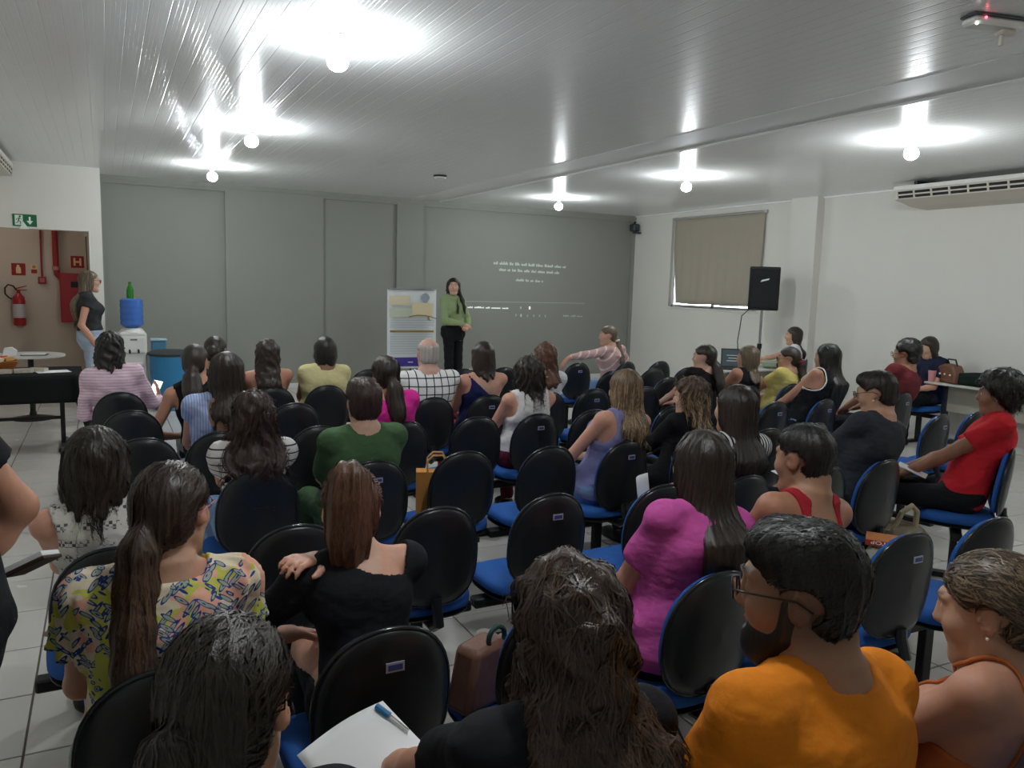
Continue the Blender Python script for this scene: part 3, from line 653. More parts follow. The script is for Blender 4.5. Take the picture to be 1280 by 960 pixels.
# ================================================================ PEOPLE: signed-distance bodies, polygonised with surface nets
f32 = np.float32
def nrm(v): v = np.array(v, float); return v/(np.linalg.norm(v)+1e-12)
class Fld:
    def __init__(s): s.ops = []; s.post = []; s.amp = 0.0
    def u(s, fn, lo, hi, k=.02, mode='u'): s.ops.append((fn, np.array(lo, f32), np.array(hi, f32), k, mode)); return s
    def cap(s, a, b, r1, r2, k=.02, mode='u', flat=False):
        a = np.array(a, f32); b = np.array(b, f32); ab = b-a; L2 = float(ab@ab)+1e-9; r = max(r1, r2)
        def fn(P):
            q = P-a; t = np.clip(q@ab/L2, 0, 1)
            d = np.linalg.norm(q-t[:, None]*ab, axis=1)-(r1+(r2-r1)*t)
            return np.maximum(d, (q@ab-L2)/math.sqrt(L2)) if flat else d
        return s.u(fn, np.minimum(a, b)-r, np.maximum(a, b)+r, k, mode)
    def ell(s, c, rad, Rm=None, k=.02, mode='u'):
        c = np.array(c, f32); rad = np.array(rad, f32); Q = None if Rm is None else np.array(Rm, f32)
        def fn(P):
            q = P-c
            if Q is not None: q = q@Q
            q0 = q/rad; k0 = np.linalg.norm(q0, axis=1); k1 = np.linalg.norm(q0/rad, axis=1)+1e-6
            return k0*(k0-1)/k1
        m = float(rad.max())
        ext = np.full(3, m) if Q is not None else rad
        return s.u(fn, c-ext, c+ext, k, mode)
    def chain(s, pts, rs, k=.015):
        for i in range(len(pts)-1): s.cap(pts[i], pts[i+1], rs[i], rs[i+1], k)
        return s
    def bounds(s):
        us = [o for o in s.ops if o[4] == 'u']
        return np.min([o[1] for o in us], 0)-s.amp, np.max([o[2] for o in us], 0)+s.amp
    def ev(s, P, mg):
        d = np.full(len(P), 1.0, f32)
        for fn, lo, hi, k, mode in s.ops:
            m = max(k, .01)+mg
            idx = np.flatnonzero(((P > lo-m) & (P < hi+m)).all(1))
            if not len(idx): continue
            di = fn(P[idx]).astype(f32); a = d[idx]
            if mode == 'u':
                h = np.maximum(k-np.abs(a-di), 0)/k; d[idx] = np.minimum(a, di)-h*h*k*.25
            else:
                di = -di; h = np.maximum(k-np.abs(a-di), 0)/k; d[idx] = np.maximum(a, di)+h*h*k*.25
        for fn in s.post: d = fn(P, d)
        return d
def polygonise(F, h):
    lo, hi = F.bounds(); lo = lo-2*h; H = 4*h; n = np.ceil((hi+2*h-lo)/H).astype(int)+1
    g = [lo[i]+H*(np.arange(n[i])+.5)-h*.5 for i in range(3)]
    cc = np.stack(np.meshgrid(*g, indexing='ij'), -1).reshape(-1, 3).astype(f32)
    dc = F.ev(cc, 3*H)
    D = np.repeat(np.repeat(np.repeat(np.where(dc < 0, -H, H).astype(f32).reshape(n), 4, 0), 4, 1), 4, 2)
    sel = np.flatnonzero(np.abs(dc) < 3.46*h*1.35+F.amp)
    base = np.stack(np.unravel_index(sel, n), -1)*4
    off = np.stack(np.meshgrid(*[np.arange(4)]*3, indexing='ij'), -1).reshape(-1, 3)
    I = (base[:, None, :]+off[None]).reshape(-1, 3)
    D[I[:, 0], I[:, 1], I[:, 2]] = F.ev((lo+I*h).astype(f32), 6*h)
    ins = D < 0; c = ins.astype(np.uint8)
    sx = c[:-1]+c[1:]; sy = sx[:, :-1]+sx[:, 1:]; sz = sy[:, :, :-1]+sy[:, :, 1:]
    act = (sz > 0) & (sz < 8); A = np.argwhere(act)
    vid = np.full(act.shape, -1, np.int32); vid[act] = np.arange(len(A))
    cor = np.array([(i, j, k) for i in (0, 1) for j in (0, 1) for k in (0, 1)])
    val = np.stack([D[A[:, 0]+q[0], A[:, 1]+q[1], A[:, 2]+q[2]] for q in cor], 1)
    acc = np.zeros((len(A), 3)); cnt = np.zeros(len(A))
    for a in range(8):
        for b in range(a+1, 8):
            if np.abs(cor[a]-cor[b]).sum() != 1: continue
            m = (val[:, a] < 0) != (val[:, b] < 0)
            t = val[m, a]/(val[m, a]-val[m, b])
            acc[m] += cor[a]+t[:, None]*(cor[b]-cor[a]); cnt[m] += 1
    V = (lo+(A+acc/cnt[:, None])*h).astype(f32)
    Q = []
    for ax in range(3):
        b1, b2 = (ax+1) % 3, (ax+2) % 3
        sl0 = [slice(None)]*3; sl1 = [slice(None)]*3; sl0[ax] = slice(0, -1); sl1[ax] = slice(1, None)
        x = ins[tuple(sl0)] != ins[tuple(sl1)]
        E = np.argwhere(x); E = E[(E[:, b1] > 0) & (E[:, b2] > 0) & (E[:, b1] < act.shape[b1]) & (E[:, b2] < act.shape[b2])]
        o1 = np.zeros(3, int); o1[b1] = 1; o2 = np.zeros(3, int); o2[b2] = 1
        q = np.stack([vid[tuple((E-o1-o2).T)], vid[tuple((E-o2).T)], vid[tuple(E.T)], vid[tuple((E-o1).T)]], 1)
        fl = ~ins[tuple(E.T)]; q[fl] = q[fl][:, ::-1]
        Q.append(q[(q >= 0).all(1)])
    return V, np.concatenate(Q)
def rotm(yaw, pitch=0, roll=0):
    cy, sy, cp, sp, cr, sr = math.cos(yaw), math.sin(yaw), math.cos(pitch), math.sin(pitch), math.cos(roll), math.sin(roll)
    Z = np.array([[cy, -sy, 0], [sy, cy, 0], [0, 0, 1]]); X = np.array([[1, 0, 0], [0, cp, -sp], [0, sp, cp]]); Yy = np.array([[cr, 0, sr], [0, 1, 0], [-sr, 0, cr]])
    return Z@X@Yy
def ik(S, Wd, a, b, pole):
    d = Wd-S; L = np.linalg.norm(d); L = min(L, (a+b)*.999); u = nrm(d)
    x = (a*a-b*b+L*L)/(2*L); hgt = math.sqrt(max(a*a-x*x, 0)); p = np.array(pole, float); p = nrm(p-u*(p@u))
    return S+u*x+p*hgt, S+u*L
T_ST = np.array([-.10, -.04, .0, .06, .12, .18, .25, .31, .37, .42, .46, .50])
TW = {'F': np.array([.12, .165, .178, .165, .143, .132, .138, .148, .152, .135, .085, .05]), 'M': np.array([.12, .155, .165, .163, .155, .152, .160, .172, .182, .165, .10, .06])}
TD = {'F': np.array([.09, .115, .125, .118, .105, .098, .102, .108, .104, .088, .062, .045]), 'M': np.array([.09, .115, .122, .118, .113, .11, .116, .122, .118, .098, .07, .05])}
TY = np.array([0, 0, -.005, -.005, 0, .004, .004, 0, -.008, -.016, -.018, -.012])
class Body:
    # S: spec dictionary; everything in the person's own frame (x right, y forward, z up, origin on the floor under the pelvis)
    def __init__(B, S):
        B.S = S; M = S['sex'] == 'M'; B.M = M; B.b = S.get('b', 1.0)
        B.P0 = np.array((0, 0, S.get('pz', .53))); B.H = np.array(S['hc'], float)
        hR = rotm(S['hyaw'], S.get('hp', 0), S.get('hr', 0)); B.hR = hR
        hs = S.get('hs', 1.04 if M else .98); B.hs = hs
        base = B.H+hR@np.array((0, -.035, -.07))*hs                         # where the neck meets the skull
        V = base-B.P0; B.s = np.linalg.norm(V)/.540; B.A = nrm(V)
        tw = S.get('twist', 0); r0 = np.array((math.cos(tw), math.sin(tw), 0)); B.Rt = nrm(r0-B.A*(r0@B.A)); B.Fw = np.cross(B.A, B.Rt)
        if B.Fw[1]*math.cos(tw) < 0: B.Fw = -B.Fw
        s = B.s; sw = (.185 if M else .160)*min(s, 1.06)*S.get('sw', 1)*.98
        B.SJ = {q: B.P0+B.A*.425*s+B.Rt*(sw*q)-B.Fw*.012+B.A*S.get('shrug', 0) for q in (-1, 1)}
        B.neck0 = B.P0+B.A*.45*s-B.Fw*.016; B.neck1 = base
        la, lb = .29*min(s, 1.06), .25*min(s, 1.06)
        arms = S.get('arms', {}); B.E = {}; B.Wr = {}
        for q in (-1, 1):
            w = np.array(arms.get(q, (.075*q, .30, .635)), float); pole = arms.get('p%d' % q, (.55*q, -.5, -.75))
            B.E[q], B.Wr[q] = ik(B.SJ[q], w, la, lb, pole)
        if S.get('stand'):
            pz = B.P0[2]
            st = S.get('step', .0)
            B.hip = {q: np.array((.088*q, 0, pz-.02)) for q in (-1, 1)}; B.kn = {q: np.array((.092*q, .02+st*q, pz*.52)) for q in (-1, 1)}; B.an = {q: np.array((.09*q, -.03+st*1.6*q, .085)) for q in (-1, 1)}
        else:
            lx = S.get('legx', 0); ks = S.get('kn', .115)
            B.hip = {q: np.array((.088*q, .02, .525)) for q in (-1, 1)}; B.kn = {q: np.array((ks*q+lx, .43, .505)) for q in (-1, 1)}; B.an = {q: np.array((.11*q+lx, .41+S.get('ank', 0), .085)) for q in (-1, 1)}
    def torso(B, F, inf=0, t0=-.10, t1=.5, k=.03, sl=1.0):
        s = B.s; T = T_ST*s; Wd = TW[B.S['sex']]*B.b*min(s, 1.08)+inf; Dd = TD[B.S['sex']]*(B.b*1.1-.1)*min(s, 1.08)+inf; P0, A, Rt, Fw = (v.astype(f32) for v in (B.P0, B.A, B.Rt, B.Fw))
        xs = np.linspace(T[0], T[-1], 60); ker = np.array([1, 2, 3, 2, 1])/9
        def sm(v):
            y = np.interp(xs, T, v); p = np.pad(y, 2, 'edge'); return np.convolve(p, ker, 'valid').astype(f32)
        w_, d_, y_ = sm(Wd), sm(Dd), sm(TY*s)
        slump = B.S.get('slump', .006)
        def fn(P):
            q = P-P0; t = q@A; x = np.abs(q@Rt); y = q@Fw
            tc = np.clip(t, t0*s, t1*s); w = np.interp(tc, xs, w_); d = np.interp(tc, xs, d_); y = y-np.interp(tc, xs, y_)+slump*np.sin(np.pi*np.clip(t/(.5*s), 0, 1))
            rho = ((x/w)**2.4+(np.abs(y)/d)**2.4+1e-9)**(1/2.4); e = (rho-1)*np.minimum(w, d)
            return np.maximum(e, np.maximum(t-t1*s, t0*s-t)) if t0 > -.05 or t1 < .49 else np.maximum(e, np.maximum(t-t1*s-.01, t0*s-t))
        a, b = B.P0+B.A*t0*s, B.P0+B.A*t1*s
        F.u(fn, np.minimum(a, b)-.24*B.b, np.maximum(a, b)+.24*B.b, k)
        if not B.M:
            bu = B.S.get('bust', 1)
            for q in (-1, 1): F.ell(B.P0+B.A*.315*s+B.Rt*.075*q+B.Fw*.085, np.array((.062, .055, .06))*bu+inf, None, .03)
    def shoulders(B, F, inf=0):
        r = (.056 if B.M else .047)*(.6+.4*B.b)
        for q in (-1, 1):
            F.cap(B.neck0-B.A*.03, B.SJ[q], .05+inf, r+inf, .03)
            F.cap(B.neck0+(B.neck1-B.neck0)*.35, B.SJ[q]+B.A*.008-B.Rt*.035*q, .038+inf, .038+inf, .035)
    def upper(B, F, q, inf=0, frac=1.0, k=.025, flare=0):
        r = (.050 if B.M else .043)*(.45+.55*B.b); e = B.SJ[q]+(B.E[q]-B.SJ[q])*frac
        F.cap(B.SJ[q], e, r+inf, r*(1-.2*frac)+inf+flare, k, 'u', frac < 1)
    def fore(B, F, q, inf=0, frac=1.0):
        r = (.042 if B.M else .035)*(.55+.45*B.b); e = B.E[q]+(B.Wr[q]-B.E[q])*frac
        m = B.E[q]+(B.Wr[q]-B.E[q])*.3*frac
        F.cap(B.E[q], m, r*.95+inf, r+inf, .02); F.cap(m, e, r+inf, r*(1-.32*frac)+inf, .02)
    def hand(B, F, q):
        S = B.S; W = B.Wr[q]; fd = nrm(W-B.E[q]); hv = S.get('hand', {}).get(q)
        hd = nrm(hv['d']) if hv and 'd' in hv else nrm(fd+np.array((-.25*q, .35, -.15)))
        n = np.array(hv['n'], float) if hv and 'n' in hv else np.array((.0, -.1, -1)); n = nrm(n-hd*(n@hd))
        curl = hv.get('c', .35) if hv else .35
        lat = np.cross(hd, n)*q                                              # towards the thumb
        sc = 1.06 if B.M else .96
        F.cap(W-fd*.02, W+hd*.02*sc, .021*sc, .020*sc, .02)
        for o in (-.026, -.009, .009, .026): F.cap(W+hd*.015*sc+lat*o*.7*sc, W+hd*.082*sc+lat*o*sc, .0135*sc, .0115*sc, .012)
        for o, L in ((.029, .070), (.0095, .080), (-.0095, .074), (-.028, .058)):
            p = W+hd*.085*sc+lat*o*sc; a = curl*.5; sp = o*3
            for j, (fr, r0, r1) in enumerate(((.46, .0098, .0088), (.30, .0088, .0080), (.24, .0080, .0066))):
                dv = nrm(hd*math.cos(a)+n*math.sin(a)+lat*sp); p2 = p+dv*L*fr*sc; F.cap(p, p2, r0*sc, r1*sc, .004); p = p2; a += curl
        p = W+hd*.025*sc+lat*.026*sc
        for L, r0, r1, dv in ((.042, .014, .0115, hd*.7+lat*.75+n*.25), (.03, .0115, .0105, hd*.95+lat*.35+n*.3), (.022, .0105, .008, hd+lat*.1+n*.3)):
            p2 = p+nrm(dv)*L*sc; F.cap(p, p2, r0*sc, r1*sc, .006); p = p2
    def legs(B, F, inf=0, k=.03, low=1.0, wide=0):
        th = .076*(.45+.55*B.b)
        for q in (-1, 1):
            F.cap(B.hip[q], B.kn[q], th+inf, .056+inf, k)
            m = B.kn[q]+(B.an[q]-B.kn[q])*.3; e = B.kn[q]+(B.an[q]-B.kn[q])*low
            F.cap(B.kn[q], m, .053+inf, .052+inf, k); F.cap(m, e, .052+inf, .034+inf+wide, k)
            if not B.S.get('stand'): F.cap(B.hip[q]-np.array((0, .06, -.0)), B.hip[q], .07+inf, th+inf, k)
    def feet(B, F, inf=0):
        for q in (-1, 1):
            a = B.an[q]; F.cap((a[0], a[1]-.03, .042), (a[0]+.008*q, a[1]+.10, .034), .036+inf, .034+inf, .03); F.cap((a[0]+.008*q, a[1]+.10, .034), (a[0]+.012*q, a[1]+.165, .026), .034+inf, .024+inf, .03)
            F.cap(a, (a[0], a[1]-.01, .05), .034+inf, .036+inf, .03)
    def h(B, p): return B.H+B.hR@(np.array(p, float)*B.hs)
    def head(B, F):
        s = B.hs; Rm = B.hR; h = B.h
        def ell(c, r, k=.02, mode='u'): F.ell(h(c), np.array(r)*s, Rm, k*s, mode)
        def cap(a, b, r1, r2, k=.012, mode='u'): F.cap(h(a), h(b), r1*s, r2*s, k*s, mode)
        nr = .058 if B.M else .048
        F.cap(B.neck0-B.A*.02, B.neck1, nr*1.06, nr, .035)
        ell((0, -.012, .032), (.075, .095, .084)); ell((0, .03, -.02), (.066, .064, .085), .03)
        ell((0, .040, -.062), (.050, .046, .050), .03); cap((-.018, .074, -.098), (.018, .074, -.098), .020, .020, .025)
        for q in (-1, 1):
            cap((.052*q, .0, -.055), (.028*q, .062, -.098), .018, .018, .03)      # jaw
            ell((.042*q, .062, -.022), (.026, .026, .024), .025)                   # cheek
            cap((.012*q, .090, .036), (.046*q, .076, .036), .009, .007, .014)       # brow
            ell((.032*q, .099, .014), (.019, .017, .012), .012, 's')               # eye socket
            ell((.032*q, .077, .012), (.0165, .0145, .0135), .004)                 # eyelids
            cap((.010*q, .096, -.026), (.012*q, .099, -.024), .0075, .007, .008)   # nostril
            Er = Rm@rotm(-.35*q); F.ell(h((.079*q, -.008, -.004)), np.array((.008, .021, .032))*s, Er, .006*s); F.ell(h((.087*q, -.003, .004)), np.array((.006, .011, .015))*s, Er, .004*s, 's')
        cap((0, .088, .026), (0, .106, -.016), .0085, .0125, .012); ell((0, .105, -.021), (.012, .012, .010), .008)
        ell((0, .088, -.051), (.023, .014, .0065), .008); ell((0, .086, -.064), (.020, .014, .008), .008)
        cap((-.022, .101, -.0575), (.022, .101, -.0575), .0022, .0022, .004, 's')
    def field(B):
        F = Fld(); B.torso(F); B.shoulders(F)
        for q in (-1, 1): B.upper(F, q); B.fore(F, q); B.hand(F, q)
        B.legs(F); B.feet(F); B.head(F)
        return F
    def skincol(B, V):
        S = B.S; c = np.tile(np.array(S['skin'], float), (len(V), 1)); L = ((V-B.H)@B.hR)/B.hs
        def blend(m, col, a): c[:] = c*(1-(m*a)[:, None])+np.array(col)*(m*a)[:, None]
        def sm(x): return np.clip(x, 0, 1)
        sk = np.array(S['skin'])
        for zz, hh in ((-.051, .0065), (-.063, .0085)):
            m = sm(1.4-np.sqrt((L[:, 0]/.022)**2+((L[:, 2]-zz)/hh)**2))*(L[:, 1] > .07); blend(m, S.get('lip', sk*np.array((.85, .5, .5))), .8)
        for q in (-1, 1):
            u = (L[:, 0]*q-.012)/.036; zc = .037+.006*np.sin(np.clip(u, 0, 1)*2.4)
            m = sm(1.5-np.abs(L[:, 2]-zc)/.0045)*sm(8*u)*sm(8*(1-u))*(L[:, 1] > .05); blend(m, S['hairc'], .85)
            m = sm(1.3-np.sqrt(((L[:, 0]*q-.042)/.02)**2+((L[:, 2]+.022)/.018)**2))*(L[:, 1] > .04); blend(m, sk*np.array((1.0, .72, .68)), .35)
        if S.get('stubble'):
            m = sm((-L[:, 2]-.02)*30)*sm(L[:, 1]*40+1.0)*sm((L[:, 2]+.16)*40); blend(m, S['hairc'], S['stubble'])
        if S.get('fade'):
            m = sm((.07-L[:, 1]*.8-0*L[:, 2])*20)*sm((L[:, 2]+.085)*30); blend(m, S['hairc'], S['fade'])
        ear = (np.abs(L[:, 0]) > .076); c[ear] = c[ear]*np.array((1.04, .9, .88))
        return np.clip(c, 0, 1)
    # ---------------------------------------------------------------- clothes
    def removal(B, kind, F):
        # cuts for necklines and arm holes, applied as boolean removals
        S = B.S; s = B.s; N0, A, Rt, Fw = B.neck0.astype(f32), B.A.astype(f32), B.Rt.astype(f32), B.Fw.astype(f32); P0 = B.P0.astype(f32)
        nr = S.get('neck', .060); nd = S.get('neckd', .0)
        na = nrm(B.neck1-B.neck0).astype(f32)
        def necks(P, d):
            q = P-N0; t = q@A; x = q@Rt; y = q@Fw
            r = np.sqrt((x)**2+(y*.9-.006)**2)
            return np.maximum(d, -np.maximum(r-nr-np.clip(t, -.1, .1)*.25, -(t-.024+nd)-np.clip(y, 0, .1)*.5))
        F.post.append(necks)
        if kind in ('sleeveless', 'tank', 'racer'):
            rr = {'sleeveless': .068, 'tank': .085, 'racer': .105}[kind]; off = {'sleeveless': .035, 'tank': .018, 'racer': .0}[kind]
            for q in (-1, 1):
                c = (B.SJ[q]+B.Rt*q*off-B.A*.02).astype(f32)
                def hole(P, d, c=c, q=q):
                    v = P-c; lon = v@A; x = (v@Rt)*q; y = v@Fw
                    e = np.sqrt(np.maximum(0, -x*1.0)**2+(lon*.62)**2+(y*.25)**2)-rr
                    return np.maximum(d, -e)
                F.post.append(hole)
        if kind == 'racer' or S.get('scoop'):
            c = (B.neck0-B.A*S.get('scoopz', .03)-B.Fw*.06).astype(f32); rr = S.get('scoop', .08)
            F.post.append(lambda P, d: np.maximum(d, -(np.sqrt(((P-c)@Rt)**2+(((P-c)@A)*.8)**2+(((P-c)@Fw)*.3)**2)-rr)))
        if kind == 'oneshoulder':
            n = nrm(B.A*.75+B.Rt*.66).astype(f32); c = (B.neck0-B.A*.015-B.Rt*.085).astype(f32)
            F.post.append(lambda P, d: np.maximum(d, (P-c)@n))
            c2 = (B.SJ[-1]-B.Rt*.035-B.A*.02).astype(f32)
            F.post.append(lambda P, d: np.maximum(d, .068-np.sqrt(np.maximum(0, ((P-c2)@Rt))**2+(((P-c2)@A)*.62)**2+(((P-c2)@Fw)*.25)**2)))
        if kind == 'straps':
            c = (B.neck0-B.A*S.get('strapd', .16)).astype(f32)
            F.post.append(lambda P, d: np.maximum(d, (P-c)@A))
        if kind == 'offshoulder':
            c = (B.neck0-B.A*.005).astype(f32); n = nrm(B.A+B.Rt*.18-B.Fw*.1).astype(f32)
            F.post.append(lambda P, d: np.maximum(d, -np.maximum(np.sqrt(((P-c)@Rt-.045)**2+(((P-c)@Fw)*1.1)**2)-.105, -((P-c)@A+.045))))
    def shirt(B):
        S = B.S; kind = S['top'][0]; lo = S.get('loose', .012); F = Fld(); s = B.s
        B.torso(F, lo, -.06, .48); B.shoulders(F, lo*.8)
        if kind in ('tee', 'cap', 'elbow', 'long', 'jacket', 'sleeveless', 'flutter'): nr_ = (.0615 if B.M else .051); F.cap(B.neck0-B.A*.03, B.neck0+(B.neck1-B.neck0)*.5, nr_+lo+.004, nr_+lo, .03)
        sl = {'tee': .62, 'long': 1.0, 'cap': .32, 'elbow': .95, 'offshoulder': 1.0, 'flutter': .42, 'jacket': 1.0, 'short': .5}.get(kind, 0)
        if sl:
            for q in (-1, 1):
                B.upper(F, q, lo*1.1, sl, .03, .028 if kind == 'flutter' else .006*(sl < 1))
                if kind in ('long', 'offshoulder', 'jacket'): B.fore(F, q, lo*.9, {'long': S.get('cuff', .93), 'jacket': .95}.get(kind, .5))
        if kind == 'flutter': F.post.append(lambda P, d: d+.008*np.sin(np.arctan2(P[:, 0], P[:, 1])*38)*np.clip((P[:, 2]-.66)*8, 0, 1)*np.clip((np.abs(P[:, 0])-.13)*14, 0, 1))
        if S.get('ruffle'):
            c = B.neck0-B.A*.07; F.ell(c-B.Fw*.055, (.15, .03, .045), None, .02)
            F.post.append(lambda P, d: d+.007*np.sin(P[:, 0]*95)*np.clip(1-np.abs(P[:, 2]-c[2])/.07, 0, 1)*(P[:, 1] < c[1]))
        if S.get('hood'):
            for q in (-1, 1): F.cap(B.neck0-B.Fw*.05+B.Rt*.07*q, B.neck0-B.Fw*.085-B.A*.07, .032, .03, .03)
        if S.get('collar'): F.chain([B.neck0+B.A*.012+np.array((.062*math.cos(a), .055*math.sin(a)-.0, 0)) for a in np.linspace(0, 2*math.pi, 13)], [.015]*13, .01)
        P0, A, Rt = B.P0.astype(f32), B.A.astype(f32), B.Rt.astype(f32)
        fa = S.get('fold', .0035); F.amp = fa+.002; ph = S['seed']*1.7
        def folds(P, d):
            x, y, z = P[:, 0], P[:, 1], P[:, 2]
            return d+fa*(np.sin(38*z+14*x*np.sin(6*z+ph)+9*y+ph)*np.sin(11*x+7*z+ph*2)+.5*np.sin(21*x-34*z+18*y))
        F.post.insert(0, folds)
        hem = S.get('hem', -.055); F.post.append(lambda P, d: np.maximum(d, hem*s-(P-P0)@A))
        B.removal(kind, F)
        return F
    def pants(B):
        S = B.S; F = Fld(); k = S['legs'][0]; inf = .012 if k != 'slim' else .0075
        B.torso(F, inf, -.10, .10); B.legs(F, inf, .03, .96 if k != 'shorts' else .15, .03 if k == 'wide' else .008)
        A, P0 = B.A.astype(f32), B.P0.astype(f32); w = S.get('waist', .085)*B.s
        F.post.append(lambda P, d: np.maximum(d, (P-P0)@A-w)); F.amp = .004
        F.post.append(lambda P, d: np.maximum(d, .075-P[:, 2])+.0025*np.sin(60*P[:, 2]+20*P[:, 0]))
        return F
    def shoes(B):
        F = Fld(); B.feet(F, .009); F.post.append(lambda P, d: np.maximum(np.maximum(d, .002-P[:, 2]), P[:, 2]-.095)); return F
    # ---------------------------------------------------------------- hair
    def hair(B):
        S = B.S; st, L = S['hair'][0], S['hair'][1]; F = Fld(); s = B.hs; h = B.h; Rm = B.hR; sd = S['seed']
        HR = Rm.astype(f32); Hc = B.H.astype(f32)
        face = S.get('front', .0)
        def loc(P): return ((P-Hc)@HR)/s
        vol = S.get('vol', 1.0)
        def faceclear(P, d, y0=.034, edge=.0):
            q = loc(P); n = np.array((0, .76, -.65), f32)
            e = (q[:, 1]-.072)*n[1]+(q[:, 2]-.066)*n[2]-.12*np.abs(q[:, 0])
            if y0 is not None: e = np.minimum(e, np.maximum(q[:, 1]-y0, e))
            return np.maximum(d, e*s)
        q_ = {'short': (.083, .103, .0915), 'man': (.0785, .0985, .0885), 'bald': (.0795, .1, .088), 'crop': (.0785, .0985, .088)}.get(st, (.086, .106, .094))
        cy = -.016
        if st in ('afro', 'curlytop'):
            r = .137 if st == 'afro' else .112
            F.ell(h((0, -.025, .05)), np.array((r*.98, r, r*.92))*s, Rm, .03); F.ell(h((0, -.06, -.03)), np.array((.085, .06, .06))*s, Rm, .03)
        else:
            F.ell(h((0, cy, .033)), np.array(q_)*s*vol, Rm, .02)
            if st in ('man', 'crop'): F.ell(h((0, -.043, -.022)), np.array((.067, .050, .062) if st == 'man' else (.061, .047, .060))*s*vol, Rm, .02)
            else: F.ell(h((0, -.052, -.032)), np.array((.072, .052, .058))*s*vol, Rm, .03)
        if st in ('man', 'short'): F.cap(h((-.03, .048, .085)), h((.03, .045, .09)), .035*s, .035*s, .03)
        if st == 'man': F.ell(h((0, .0, .078)), np.array((.070, .088, .050))*s, Rm, .02)
        if st == 'crop': F.ell(h((0, .0, .07)), np.array((.068, .085, .05))*s, Rm, .02)
        back_y = lambda z: (B.P0+B.A*((z-B.P0[2])/max(B.A[2], .3)))
        tail = None
        if st in ('long', 'wavy', 'bob', 'curly'):
            # a curtain: stations down from the crown, lying outside the back
            zt = B.H[2]; n = 9; end = zt-L; fw = Rm[:, 1].copy(); fw[2] = 0; fw = nrm(fw); sd2 = np.array((fw[1], -fw[0], 0))
            zs = np.linspace(zt+.05, end, n); cen = []; ww = []; dd = []
            for i, z in enumerate(zs):
                u = i/(n-1); p = B.H-fw*(.028+.03*min(1, max(0, (zt-z)/.15)))*s; p[2] = z
                if z < zt-.13:
                    g = back_y(z); bk = g-B.Fw*(np.interp((z-B.P0[2])/B.s, T_ST, TD[S['sex']])*(B.b*1.1-.1)+.030+S.get('slump', .006)*.9)
                    a = min(1, (zt-.13-z)/.08); t = (p-bk)@B.Fw
                    if t > 0: p = p-B.Fw*t*a
                    p = p+B.Rt*((g-p)@B.Rt)*a*.6
                cen.append(p); wmax = S.get('hw', .098)
                ww.append(np.interp(u, (0, .2, .5, .85, 1), (.075, .088, wmax, wmax*.93, wmax*.6))*s); dd.append(np.interp(u, (0, .25, .5, 1), (.07, .075, .05 if L > .2 else .075, .026 if L > .2 else .05))*s*S.get('hd', 1))
            cen = np.array(cen); zr = zs[::-1].copy(); cx, cyy = cen[::-1, 0].copy(), cen[::-1, 1].copy(); wr, dr = np.array(ww)[::-1].copy(), np.array(dd)[::-1].copy()
            f2, s2 = fw.astype(f32), sd2.astype(f32)
            if L > .3: f2, s2 = nrm(fw+B.Fw*.8).astype(f32), nrm(sd2+B.Rt*.8).astype(f32)
            rag = .012 if st == 'long' else .02
            def curt(P):
                z = P[:, 2]; zc = np.clip(z, zr[0], zr[-1]); dx = P[:, 0]-np.interp(zc, zr, cx); dy = P[:, 1]-np.interp(zc, zr, cyy)
                x = dx*s2[0]+dy*s2[1]; y = dx*f2[0]+dy*f2[1]; w = np.interp(zc, zr, wr); d = np.interp(zc, zr, dr)
                rho = np.sqrt((x/w)**2+(y/d)**2+1e-9); e = (rho-1)*np.minimum(w, d)
                eb = zr[0]+rag*(np.sin(x*90+sd)+.6*np.sin(x*170+2*sd)+.5*np.sin(y*120))
                return np.maximum(e, np.maximum(eb-z, z-zr[-1]))
            F.u(curt, cen.min(0)-np.array((.13, .13, .03)), cen.max(0)+np.array((.13, .13, .0)), .03)
            for q in (-1, 1):
                if S.get('sides', 1): F.cap(h((.070*q, .005, .045)), h((.073*q, -.005, -.05)), .022*s, .020*s, .025); F.cap(h((.073*q, -.005, -.05)), h((.066*q, -.02, -min(.12, L*.8))), .02*s, .016*s, .025)
        if S.get('locks'):
            for q in (-1, 1): c = B.neck0+B.Rt*.085*q; F.chain([h((.070*q, .0, .03)), h((.074*q, .022, -.06)), c-B.Rt*.012*q+B.Fw*.128-B.A*.03, c-B.Rt*.015*q+B.Fw*.165-B.A*.13, c-B.Rt*.015*q+B.Fw*.185-B.A*.22], [.02, .022, .026, .024, .010], .03)
        if st in ('pony', 'lowpony', 'bun', 'topbun'):
            tie = np.array(S.get('tie', {'pony': (0, -.098, .065), 'lowpony': (0, -.1, -.05), 'bun': (0, -.105, .0), 'topbun': (0, -.08, .09)}[st])); B.tie = h(tie)
            if st in ('pony', 'lowpony'):
                out = Rm@nrm(tie-np.array((0, .0, .02))); T = [h(tie*.93), h(tie)+out*.012]; r = [.022*s, .02*s]; p = h(tie)+out*.05; 
                if st == 'lowpony': p = h(tie)+out*.025-np.array((0, 0, .03))
                T.append(p); r.append(S.get('tr', .034)); k = 5
                for i in range(1, k+1):
                    z = p[2]-L*i/k; g = back_y(z); bk = g-B.Fw*(np.interp((z-B.P0[2])/B.s, T_ST, TD[S['sex']])+.03); t = (p-bk)@B.Fw
                    pp = np.array((p[0], p[1], z)) - (B.Fw*max(t, -.03)*min(1, i/k*1.3) if z < B.H[2]-.12 else 0); pp[0] += S.get('tsw', 0)*i/k; T.append(pp); r.append(S.get('tr', .034)*(1.15 if i < k-1 else (.9 if i < k else .3)))
                F.chain(T, r, .02); tail = T
            else: 
                br = L; F.ell(h(tie)+Rm@nrm(tie)*br*.35, np.array((br, br*.8, br*.95)), Rm, .012)
